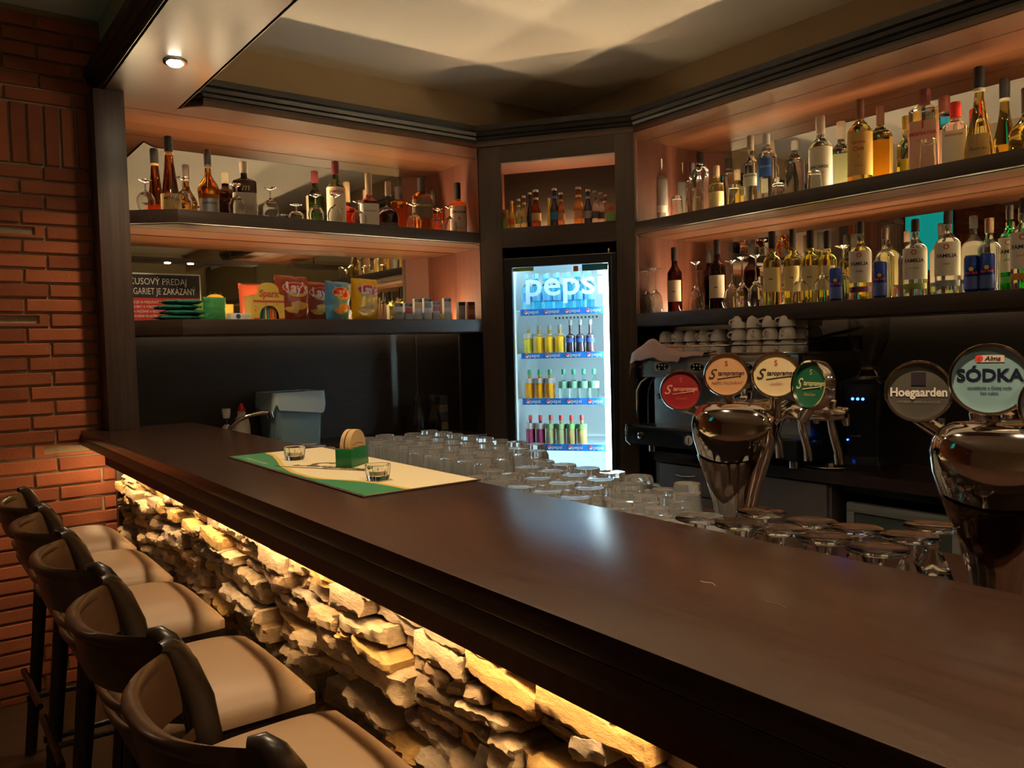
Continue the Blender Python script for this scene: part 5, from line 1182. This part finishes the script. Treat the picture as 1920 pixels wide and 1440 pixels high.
# ---- far end of the worktop, under the crisps shelf
t = thing('waste_bin', 'square blue grey bin with a clear liner folded over its rim', 'bin', (1.615, 4.09, WORK), 0.08)
hb = 0.275; m = MB(); rings = []
def rr(hw, hd, z, r=0.03, n=5):
    out = []
    for (sx, sy, a0) in ((1, 1, 0), (-1, 1, 90), (-1, -1, 180), (1, -1, 270)):
        for i in range(n): a = math.radians(a0 + 90 * i / (n - 1)); out.append((sx * (hw - r) + r * math.cos(a), sy * (hd - r) + r * math.sin(a), z))
    return out
m.loft([rr(0.125, 0.10, 0.0), rr(0.138, 0.112, hb), rr(0.143, 0.117, hb), rr(0.143, 0.117, hb + 0.006), rr(0.134, 0.108, hb + 0.006), rr(0.122, 0.096, 0.01)], cap0=True, cap1=True)
m.build('bucket', mat('blue_grey_plastic', (0.17, 0.27, 0.31), 0.35), t)
m = MB(); outr = []; N = len(rr(0.14, 0.11, 0))
def drape(hw, z, dz):
    o = []
    for i, (x, y, _) in enumerate(rr(hw, hw * 0.82, z)):
        nn = noise.noise(Vector((x * 25, y * 25, 2))); o.append((x * (1 + 0.02 * nn), y * (1 + 0.02 * nn), z - dz * (0.5 + 0.5 * math.sin(i * 1.3 + 0.6) + 0.3 * nn)))
    return o
m.loft([drape(0.130, hb - 0.02, 0), drape(0.134, hb + 0.010, 0), drape(0.1475, hb + 0.010, 0.0), drape(0.149, hb - 0.012, 0.01), drape(0.150, hb - 0.035, 0.045), drape(0.151, hb - 0.05, 0.06)], cap0=False, cap1=False)
m.build('liner_bag', mat('thin_clear_plastic', (0.62, 0.78, 0.84), 0.3, trans=0.25, ior=1.2), t, ang=70)
t = thing('swivel_tap', 'chrome spout of the sink tap arching in front of the detergent', 'tap', (1.24, 3.95, WORK))
MB().lathe([(0.022, 0), (0.022, 0.012), (0.012, 0.02), (0.011, 0.10)], 16).build('tap_base', CHROME, t)
MB().tube([(0, 0, 0.09), (0.012, 0, 0.13), (0.05, -0.01, 0.165), (0.10, -0.02, 0.185), (0.16, -0.03, 0.195), (0.19, -0.035, 0.192)], [0.011, 0.011, 0.011, 0.011, 0.012, 0.013], 12).build('spout', CHROME, t)
MB().tube([(0.195, -0.036, 0.20), (0.203, -0.037, 0.168)], 0.016, 14).build('aerator', CHROME, t)
t = thing('detergent_bottle', 'white detergent bottle with red cap behind the tap', 'bottle', (1.352, 4.08, WORK), 0.2)
WP = mat('white_plastic', (0.66, 0.60, 0.52), 0.4)
MB().lathe([(0.030, 0), (0.042, 0.006), (0.044, 0.05), (0.043, 0.12), (0.036, 0.155), (0.022, 0.175), (0.020, 0.20)], 24, flat=0.65).build('body', WP, t)
MB().lathe([(0.020, 0.197), (0.019, 0.207), (0.008, 0.232), (0.006, 0.236)], 18).build('cap', paint((0.55, 0.02, 0.02), 0.35), t)
t = thing('soap_dispenser', 'white pump dispenser head beside the sink tap', 'dispenser', (1.275, 4.08, WORK))
MB().lathe([(0.030, 0), (0.033, 0.01), (0.033, 0.11), (0.012, 0.135)], 20).build('body', WP, t)
MB().lathe([(0.004, 0.13), (0.004, 0.17)], 10).build('pump_rod', CHROME, t)
MB().lathe([(0.016, 0.168), (0.020, 0.190), (0.021, 0.213), (0.020, 0.215)], 18).build('pump_head', WP, t)
SMOKE = glass('smoked_glass', (0.80, 0.78, 0.74), 1.45)
for i, (x, y, l) in enumerate(((2.50, 4.10, 'glass carafe with pinched waist next to the corner cabinet'), (2.405, 4.12, 'glass carafe half hidden behind its neighbour'))):
    t = thing('carafe', l, 'carafe', (x, y, WORK))
    H = 0.215
    o_ = [(0.040, 0), (0.050, 0.01), (0.052, 0.05), (0.040, 0.10), (0.024, 0.15), (0.026, 0.185), (0.036, H)]
    MB().lathe(o_ + [(0.034, H), (0.024, 0.185), (0.022, 0.15), (0.038, 0.10), (0.049, 0.05), (0.046, 0.012)], 28).build('body', SMOKE, t)
t = thing('card_rack', 'little stack of dark boxes beside the carafes', 'boxes', (2.575, 4.13, WORK))
for i in range(4): MB().box(-0.025, 0.03, -0.03, 0.03, 0.002 + i * 0.052, 0.048 + i * 0.052).build('box', [paint((0.16, 0.12, 0.08)), paint((0.06, 0.06, 0.07))][i % 2], t, bevel=0.002)
# ================================================================== BACK COUNTER UNDER THE LONG SHELVES
t = thing('back_counter', 'dark back counter with drawers and doors under the coffee machine', 'counter', (0, 0, 0))
PANEL = varied('dark_grey_brown_front', (0.11, 0.10, 0.105), (0.14, 0.13, 0.135), (30, 30, 3), 0.4, 0.5, 0.05)
MB().prism([(XF, -1.5), (3.625, -1.5), (3.625, 3.0), (3.28, 3.0), (XF, 2.985)], BACKC - 0.052, BACKC).build('worktop', WENGE_TOP, t)
MB().box(3.235, 3.62, 1.96, 3.0, 0.08, BACKC - 0.053).box(3.235, 3.62, -1.5, 1.40, 0.08, BACKC - 0.053).box(3.27, 3.62, -1.5, 3.0, 0, 0.08).build('carcass', PANEL, t, smooth=False)
HND = lambda par, x, y, z: MB().tube([(x, y - 0.065, z), (x - 0.012, y - 0.05, z - 0.002), (x - 0.019, y, z - 0.006), (x - 0.012, y + 0.05, z - 0.002), (x, y + 0.065, z)], [0.003, 0.005, 0.007, 0.005, 0.003], 8).build('handle', STEEL, par)
for (y0, y1, z0, z1, kind) in ((2.60, 2.955, 0.68, 0.825, 'drawer'), (2.60, 2.955, 0.10, 0.672, 'cabinet_front'), (1.975, 2.592, 0.10, 0.825, 'door'), (0.80, 1.39, 0.10, 0.825, 'door'), (0.2, 0.792, 0.10, 0.825, 'door')):
    o = MB().box(3.215, 3.234, y0, y1, z0, z1).build(kind, PANEL, t, bevel=0.0015)
    if kind != 'door': HND(o, 3.215, (y0 + y1) / 2, z1 - 0.045)
    else:
        MB().lathe([(0.005, 0), (0.005, 0.014), (0.013, 0.018), (0.013, 0.026), (0.008, 0.029)], 16, M=Matrix.Translation((3.215, y1 - 0.045 if y0 > 1.9 else y0 + 0.05, z1 - 0.05)) @ Matrix.Rotation(-math.pi / 2, 4, 'Y')).build('knob', CHROME, o)
MB().box(3.30, 3.62, 1.41, 1.95, 0.79, BACKC - 0.054).build('valance', BLACKP, t, smooth=False)
t = thing('glass_washer', 'under-counter glass washer with bright metal door frame', 'glass washer', (3.25, 1.66, 0.0))
SATIN = varied('satin_metal', (0.40, 0.44, 0.42), (0.50, 0.54, 0.52), (3, 3, 80), 0.35, 0.4, 0.02, metal=0.6)
MB().box(0.03, 0.36, -0.235, 0.235, 0.0, 0.755).build('casing', BLACKP, t, smooth=False)
z1 = 0.757
fr = MB().box(-0.005, 0.028, -0.238, 0.238, z1 - 0.04, z1).box(-0.005, 0.028, -0.238, -0.205, 0.09, z1 - 0.04).box(-0.005, 0.028, 0.205, 0.238, 0.09, z1 - 0.04).build('door_frame', SATIN, t, bevel=0.003)
MB().box(0.006, 0.026, -0.205, 0.205, 0.09, z1 - 0.04).build('door_panel', mat('grey_green_panel', (0.10, 0.13, 0.12), 0.35, metal=0.3), t, smooth=False)
m = MB(); m.lathe([(0.02, 0.0), (0.02, 0.003), (0.001, 0.004)], 20, M=Matrix.Translation((0.006, -0.06, 0.52)) @ Matrix.Rotation(-math.pi / 2, 4, 'Y')); m.build('badge', BLACKP, t)

# coffee machine
MX = 3.13
t = thing('coffee_machine', 'wide chrome and black espresso machine with cups on its top', 'coffee machine', (MX, 2.53, BACKC))
def Z(z): return EYE + z - BACKC
BL2 = mat('black_enamel', (0.012, 0.013, 0.016), 0.18)
yA, yB = -0.50, 0.50
MB().box(0.10, 0.47, yA + 0.03, yB - 0.03, Z(-0.53), Z(-0.18)).build('rear_body', STEEL, t, bevel=0.006)
MB().box(-0.0, 0.46, yA, yB, Z(-0.178), Z(-0.068)).build('control_head', STEEL, t, bevel=0.008)
MB().box(-0.012, -0.001, yA, yA + 0.014, Z(-0.185), Z(-0.06)).box(-0.012, -0.001, yB - 0.014, yB, Z(-0.185), Z(-0.06)).build('side_cap', BL2, t, smooth=False)
MB().box(0.02, 0.47, yA - 0.01, yB + 0.01, Z(-0.067), Z(-0.055)).build('cup_tray', CHROME, t, bevel=0.003)
MB().tube([(0.03, yA, Z(-0.02)), (0.03, yB, Z(-0.02)), (0.46, yB, Z(-0.02)), (0.46, yA, Z(-0.02))], 0.005, 8, closed=True).build('guard_rail', CHROME, t)
m = MB(); m.prism([(0.03, yA - 0.012), (0.46, yA - 0.012), (0.46, yA - 0.006), (0.03, yA - 0.006)], Z(-0.055), Z(0.01)); m.build('side_guard', BL2, t)
MB().tube([(0.02, yA - 0.008, Z(-0.01)), (0.20, yA - 0.03, Z(0.02)), (0.44, yA - 0.05, Z(0.05))], 0.008, 8).build('side_rail', CHROME, t)
MB().box(-0.05, 0.44, yA - 0.0, yB + 0.035, Z(-0.535), Z(-0.44)).build('drip_tray_housing', BL2, t, bevel=0.01)
MB().box(-0.035, 0.10, yA + 0.02, yB + 0.01, Z(-0.439), Z(-0.434)).build('drip_grate', STEEL, t, smooth=False)
MB().tube([(-0.052, yB + 0.033, Z(-0.43)), (-0.056, yB + 0.036, Z(-0.46)), (-0.054, yB + 0.034, Z(-0.52)), (-0.045, yB + 0.01, Z(-0.54))], 0.004, 8).build('edge_trim', CHROME, t)
for y in (yA + 0.08, yB - 0.06):
    MB().lathe([(0.022, 0.001), (0.022, Z(-0.535))], 14, M=Matrix.Translation((0.05, y, 0))).build('foot', CHROME, t)
    MB().lathe([(0.022, 0.001), (0.022, Z(-0.535))], 14, M=Matrix.Translation((0.38, y, 0))).build('foot', CHROME, t)
def facing_disc(par, x, y, z, prof, mt, name, seg=24): return MB().lathe(prof, seg, M=Matrix.Translation((x, y, z)) @ Matrix.Rotation(-math.pi / 2, 4, 'Y')).build(name, mt, par)
facing_disc(t, -0.050, yB - 0.07, Z(-0.485), [(0.020, 0), (0.020, 0.006), (0.014, 0.008), (0.012, 0.006), (0.001, 0.006)], CHROME, 'round_switch')
g = facing_disc(t, -0.050, 0.10, Z(-0.485), [(0.034, 0), (0.034, 0.006), (0.028, 0.008), (0.026, 0.004), (0.001, 0.004)], BL2, 'gauge')
facing_disc(g, -0.055, 0.10, Z(-0.485), [(0.025, 0), (0.025, 0.001), (0.001, 0.001)], PAPERW, 'dial')
MB().box(-0.0600, -0.0575, 0.098, 0.102, Z(-0.505), Z(-0.470)).build('needle', INK, g, smooth=False)
for yc in (0.315, 0.085, -0.2):
    k = MB().box(-0.0035, -0.0005, yc - 0.055, yc + 0.055, Z(-0.148), Z(-0.098)).build('key_pad', mat('pale_key_plate', (0.45, 0.46, 0.42), 0.4) if yc == 0.315 else bpy.data.materials['pale_key_plate'], t, smooth=False)
    MB().lathe([(0.042, 0), (0.042, 0.001), (0.001, 0.001)], 32, flat=0.46, M=Matrix.Translation((-0.0036, yc, Z(-0.123))) @ Matrix.Rotation(-math.pi / 2, 4, 'Y') @ Matrix.Rotation(math.pi / 2, 4, 'Z')).build('oval_field', BL2, k)
    for (dy, dz) in ((-0.02, 0.008), (0, 0.008), (0.02, 0.008), (-0.02, -0.008), (0.02, -0.008)):
        facing_disc(k, -0.0046, yc + dy, Z(-0.123) + dz, [(0.0045, 0), (0.0045, 0.002), (0.001, 0.002)], PAPERW, 'button', 10)
facing_disc(t, 0.0, yB - 0.03, Z(-0.125), [(0.007, 0), (0.007, 0.006), (0.001, 0.007)], CHROME, 'small_knob', 12)
for yc in (0.22, -0.18):
    gq = MB().lathe([(0.036, Z(-0.178)), (0.040, Z(-0.20)), (0.036, Z(-0.235)), (0.02, Z(-0.245))], 24, M=Matrix.Translation((0.06, yc, 0))).build('group_head', CHROME, t)
    MB().tube([(0.02, yc, Z(-0.245)), (-0.03, yc + 0.015, Z(-0.255)), (-0.10, yc + 0.04, Z(-0.27))], [0.010, 0.011, 0.015], 12).build('portafilter_handle', BL2, gq)
    MB().tube([(0.06, yc, Z(-0.245)), (0.06, yc, Z(-0.285))], [0.02, 0.008], 12).build('spout', CHROME, gq)
MB().tube([(0.03, yB - 0.06, Z(-0.178)), (0.0, yB - 0.03, Z(-0.205)), (-0.02, yB - 0.02, Z(-0.25)), (-0.022, yB - 0.018, Z(-0.40))], [0.007, 0.006, 0.006, 0.005], 10).build('steam_wand', CHROME, t)
MB().tube([(0.025, yB - 0.105, Z(-0.178)), (0.0, yB - 0.10, Z(-0.215)), (-0.012, yB - 0.095, Z(-0.26)), (-0.012, yB - 0.09, Z(-0.42))], [0.006, 0.005, 0.005, 0.005], 10).build('steam_wand', BL2, t)
# cups: upturned espresso cups and stacks on the tray
def cup_snap(H=0.058, R=0.040):
    t = thing('coffee_cup', 'x', 'cup')
    o_ = [(R, 0), (R * 0.98, H * 0.35), (R * 0.82, H * 0.78), (R * 0.60, H * 0.93), (R * 0.55, H), (R * 0.48, H)]
    i_ = [(R * 0.93, 0), (R * 0.90, H * 0.35), (R * 0.75, H * 0.72), (R * 0.4, H * 0.85), (0.001, H * 0.86)]
    MB().lathe(o_ + [(R * 0.45, H * 0.96), (0.001, H * 0.96)], 28).build('bowl', WHITE, t)
    MB().tube([(R * 0.96, 0, H * 0.25), (R * 1.32, 0, H * 0.28), (R * 1.45, 0, H * 0.45), (R * 1.32, 0, H * 0.64), (R * 0.86, 0, H * 0.70)], 0.0042, 8).build('handle', WHITE, t)
    return t
CU = cup_snap(); CUS = snapshot(CU); _proto.append(CU)
TR = BACKC + Z(-0.055)
names = []; CN = {}
lay = []
for k in range(5):
    for s_ in (0, 1): lay.append((3.285, 2.955 - k * 0.087, s_))
for k in range(4):
    for s_ in (0, 1): lay.append((3.39, 2.93 - k * 0.09, s_))
for r, x in enumerate((3.22, 3.32, 3.43)):
    for k in range(4):
        for s_ in range(3): lay.append((x + 0.003 * k, 2.43 - k * 0.086, s_))
lay += [(3.42, 2.09, 0), (3.33, 2.09, 0)]
for i, (x, y, s_) in enumerate(lay):
    if i < 10: l, g = 'upturned white coffee cup, %s layer of the front row beside the towel' % ['lower', 'upper'][s_], 'front row cups, %s layer' % ['lower', 'upper'][s_]
    elif i < 18: l, g = 'upturned white coffee cup, %s layer of the row behind the towel' % ['lower', 'upper'][s_], 'rear row cups, %s layer' % ['lower', 'upper'][s_]
    elif i >= len(lay) - 2: l, g = 'white cup past the tall stacks at the guard end', 'cups at the guard end'
    else:
        g = ['bottom layer of the cup stacks', 'middle layer of the cup stacks', 'top layer of the cup stacks'][s_]
        l = 'white coffee cup in the ' + g
    CN[l] = CN.get(l, -1) + 1; g0 = g
    if 18 <= i < len(lay) - 2: l = 'white coffee cup, %s of the stacks, %s row, %s stack from the towel' % (['bottom layer', 'middle layer', 'top layer'][s_], ORD[(i - 18) // 12], ORD[((i - 18) % 12) // 3])
    elif i < 18: l = l + ', %s' % ORD[CN[l]]
    else: l = ['white cup past the tall stacks at the guard end', 'white cup past the tall stacks, closer to the front edge'][i - len(lay) + 2]
    h = 0.058
    dup(CUS, (x, y, TR + s_ * 0.0585 + 0.0005), random.uniform(2.3, 4.6), l, g, scale=(1, 1, 1) if s_ < 1 or True else None)
# towel thrown over the machine corner
t = thing('towel', 'pale pink cloth draped over the corner of the coffee machine', 'cloth', (0, 0, 0))
n1, n2 = 26, 16; vs = []; fs = []
for i in range(n1 + 1):
    for j in range(n2 + 1):
        a, b = i / n1, j / n2
        y = 3.065 - a * 0.50; x = 3.10 + b * 0.13
        hump = 0.085 * math.exp(-((a - 0.30) / 0.20) ** 2) * math.sin(math.pi * min(1, b * 0.9 + 0.12)) 
        z = EYE - 0.048 + hump * (0.7 + 0.3 * math.sin(b * 9)) + 0.005 * noise.noise(Vector((a * 9, b * 7, 0))) 
        x2 = x
        if a < 0.10: z -= (0.10 - a) * 0.9; y = 3.050 + (0.10 - a) * 0.10
        if b < 0.14: z -= (0.14 - b) * 0.35 * (1 if a < 0.7 else 0.4)
        z = z + 0.004 * math.sin(a * 22 + b * 5) 
        vs.append((x2, y, z))
for i in range(n1):
    for j in range(n2): q = i * (n2 + 1) + j; fs.append((q, q + 1, q + n2 + 2, q + n2 + 1))
mb = MB(); n = len(vs); mb.add(vs + [(x + 0.001, y, z - 0.004) for x, y, z in vs], fs + [tuple(n + q for q in f[::-1]) for f in fs])
mb.build('fabric', mat('pink_cotton', (0.56, 0.36, 0.30), 0.9, bump=0.3, bscale=400), t, ang=80)
# grinder
t = thing('coffee_grinder', 'tall black coffee grinder with clear hopper and blue display', 'coffee grinder', (3.42, 1.89, BACKC), -math.pi / 2 + 0.15)
MB().loft([rr(0.10, 0.14, 0.0, 0.04), rr(0.10, 0.14, 0.03, 0.04), rr(0.075, 0.09, 0.06, 0.03), rr(0.075, 0.085, 0.20, 0.03), rr(0.095, 0.12, 0.26, 0.04), rr(0.095, 0.12, 0.38, 0.04), rr(0.06, 0.07, 0.41, 0.03)]).build('body', BL2, t)
MB().lathe([(0.075, 0.405), (0.075, 0.412), (0.05, 0.414), (0.03, 0.44), (0.03, 0.45)], 28).build('collar', CHROME, t)
MB().lathe([(0.032, 0.45), (0.055, 0.50), (0.085, 0.58), (0.088, 0.68), (0.085, 0.68), (0.082, 0.582), (0.052, 0.503), (0.029, 0.452)], 28, cap0=False, cap1=False).build('hopper', SMOKE, t)
MB().lathe([(0.090, 0.68), (0.090, 0.695), (0.001, 0.70)], 28).build('hopper_lid', BLACKP, t)
LEDBL = mat('blue_display_light', (0, 0, 0.1), 0.4, emit=(0.02, 0.12, 1.0), estr=9.0)
for i in range(3): MB().lathe([(0.006, 0), (0.006, 0.002), (0.001, 0.003)], 14, M=Matrix.Translation((0.02 - i * 0.022, -0.1205, 0.315)) @ Matrix.Rotation(math.pi / 2, 4, 'X')).build('blue_light', LEDBL, t)
MB().lathe([(0.004, 0), (0.004, 0.002), (0.001, 0.003)], 14, M=Matrix.Translation((-0.06, -0.0865, 0.13)) @ Matrix.Rotation(math.pi / 2, 4, 'X')).build('blue_light', LEDBL, t)
MB().lathe([(0.022, 0), (0.022, 0.006), (0.015, 0.008), (0.013, 0.006), (0.001, 0.006)], 24, M=Matrix.Translation((-0.055, -0.1205, 0.29 - 0.03)) @ Matrix.Rotation(math.pi / 2, 4, 'X'), flat=0.75).build('round_badge', STEEL, t)
MB().tube([(-0.02, -0.09, 0.16), (-0.02, -0.15, 0.155), (0.02, -0.15, 0.155), (0.02, -0.09, 0.16)], 0.004, 8).build('filter_fork', CHROME, t)
t = thing('steel_tray', 'round steel tray edge under the coffee grinder', 'tray', (3.32, 2.02, BACKC))
MB().lathe([(0.085, 0.001), (0.10, 0.006), (0.115, 0.012), (0.116, 0.010), (0.10, 0.003), (0.085, 0.0)], 40, loop=False).build('dish', STEEL, t)
MB().lathe([(0.02, 0.004), (0.024, 0.012), (0.02, 0.028), (0.008, 0.034)], 18, M=Matrix.Translation((-0.06, -0.04, 0))).build('tamper', CHROME, t)
t = thing('hanging_rod', 'thin white pipe standing at the back counter near the second tower', 'pipe', (3.24, 1.485, BACKC))
MB().tube([(0, 0, 0.0), (0, 0, 0.235), (0, 0.0, 0.243)], 0.004, 8).build('pipe', paint((0.45, 0.42, 0.40)), t)
MB().box(-0.006, 0.004, -0.006, 0.018, 0.24, 0.256).build('hook', STEEL, t, bevel=0.001)

# ================================================================== BAR STOOLS
def stool():
    t = thing('bar_stool', 'x', 'bar stool')
    SZ = 0.832; hw, x0, x1 = 0.205, -0.155, 0.165
    # padded seat, domed
    n = 18; top = []; 
    def dome(a, b): return 0.040 * (1 - abs(a) ** 3.2) * (1 - abs(b) ** 3.2)
    vs = []; fs = []
    for i in range(n + 1):
        for k in range(n + 1):
            a, b = 2 * i / n - 1, 2 * k / n - 1
            r = 1 - 0.030 * (abs(a * b)) ** 3
            taper = 1.0 - 0.05 * (1 - a) / 2
            vs.append((a * (x1 - x0) / 2 * r, b * hw * r * taper, SZ - 0.03 + 0.012 * (1 - max(abs(a), abs(b)) ** 8) + dome(a, b)))
    for i in range(n):
        for k in range(n): q = i * (n + 1) + k; fs.append((q, q + 1, q + n + 2, q + n + 1))
    edge_ = [k for k in range(n + 1)] + [i * (n + 1) + n for i in range(1, n + 1)] + [n * (n + 1) + k for k in range(n - 1, -1, -1)] + [i * (n + 1) for i in range(n - 1, 0, -1)]
    N = len(vs); low = [(vs[q][0] * 1.0, vs[q][1] * 1.0, SZ - 0.052) for q in edge_]; m = len(edge_)
    fs += [(edge_[i], edge_[(i + 1) % m], N + (i + 1) % m, N + i) for i in range(m)] + [tuple(N + i for i in range(m))]
    MB().add(vs + low, fs).build('seat', LEATHER, t, ang=60)
    MB().prism([(x0 + 0.005, -hw + 0.012), (x1 - 0.008, -hw + 0.008), (x1 - 0.008, hw - 0.008), (x0 + 0.005, hw - 0.012)], SZ - 0.115, SZ - 0.053).build('seat_frame', BLACKWOOD, t, bevel=0.004)
    for sy in (-1, 1):
        MB().loft([[(x1 - 0.035 + dx * 0.018 + ox, sy * (hw - 0.03) + dy * 0.018 + oy, z) for dx, dy in ((-1, -1), (1, -1), (1, 1), (-1, 1))] for z, ox, oy in ((SZ - 0.06, 0, 0), (0.0, 0.02, sy * 0.015))]).build('leg', BLACKWOOD, t, bevel=0.003)
        # rear post: leg below the seat, leaning back above it, rounded head
        pts = [(-0.15, sy * 0.225, 0.0), (-0.105, sy * 0.222, 0.45), (-0.070, sy * 0.225, SZ - 0.02), (-0.080, sy * 0.228, 0.88), (-0.104, sy * 0.226, 0.945), (-0.120, sy * 0.222, 0.978), (-0.132, sy * 0.214, 0.993), (-0.146, sy * 0.206, 0.994)]
        rad = [0.012, 0.012, 0.013, 0.013, 0.013, 0.013, 0.013, 0.008]
        MB().tube([Vector(p) for p in pts], rad, 14, rz=[0.019, 0.022, 0.026, 0.026, 0.025, 0.020, 0.014, 0.008]).build('back_post', BLACKWOOD, t, ang=60)
    def hoop(z0, z1, depth, lean, th, name, y_=0.214, xx=-0.110):
        m = MB(); rings = []; N = 24
        for i in range(N + 1):
            s_ = 2 * i / N - 1
            y = y_ * s_; bow = depth * (1 - abs(s_) ** 2.6)
            xc = xx - bow
            ring = []
            for k in range(10):
                a = 2 * math.pi * k / 10
                zz = (z0 + z1) / 2 + math.sin(a) * (z1 - z0) / 2
                rad_ = th * (0.75 + 0.25 * math.cos(a))
                tx = -(2.6 * depth * abs(s_) ** 1.6 * (1 if s_ > 0 else -1)) / y_
                nx, ny = 1, -tx; L_ = math.hypot(nx, ny); c = math.cos(a) * th
                ring.append((xc + c * nx / L_ - (zz - 0.86) * lean, y + c * ny / L_ * (1 if True else 0), zz))
            rings.append(ring)
        m.loft(rings); return m.build(name, PLYWOOD, t, ang=50)
    hoop(0.872, 0.975, 0.095, 0.16, 0.008, 'back_rail')
    hoop(0.958, 0.986, 0.097, 0.16, 0.014, 'rail_edge')
    hoop(0.820, 0.842, 0.090, 0.16, 0.008, 'lower_slat', xx=-0.100)
    hoop(0.776, 0.798, 0.080, 0.16, 0.008, 'lower_slat', xx=-0.105)
    for z, xx in ((0.27, 0.155), (0.33, -0.16)):
        MB().tube([(xx, -0.195, z), (xx, 0.195, z)], 0.011, 10).build('stretcher', BLACKWOOD, t)
    for sy in (-1, 1): MB().tube([(-0.155, sy * 0.205, 0.22), (0.155, sy * 0.195, 0.22)], 0.011, 10).build('stretcher', BLACKWOOD, t)
    return t
ST = stool(); STS = snapshot(ST); _proto.append(ST)
for y, l in ((1.175, 'bar stool with tan seat nearest the camera end, cut by the lower picture edge'), (1.675, 'bar stool with tan seat, second in the row along the stone front'), (2.235, 'bar stool with tan seat, middle one of the five'), (2.72, 'bar stool with tan seat, second from the brick wall'), (3.205, 'bar stool with tan seat next to the brick wall')):
    dup(STS, (0.455, y, 0.0), random.uniform(-0.02, 0.02), l, 'bar stools in a row')
# ------------------------------------------------ the pattern pieces used for copying are not part of the scene
def _kill(o):
    for c in children(o): _kill(c)
    bpy.data.objects.remove(o)
for p in _proto: _kill(p)
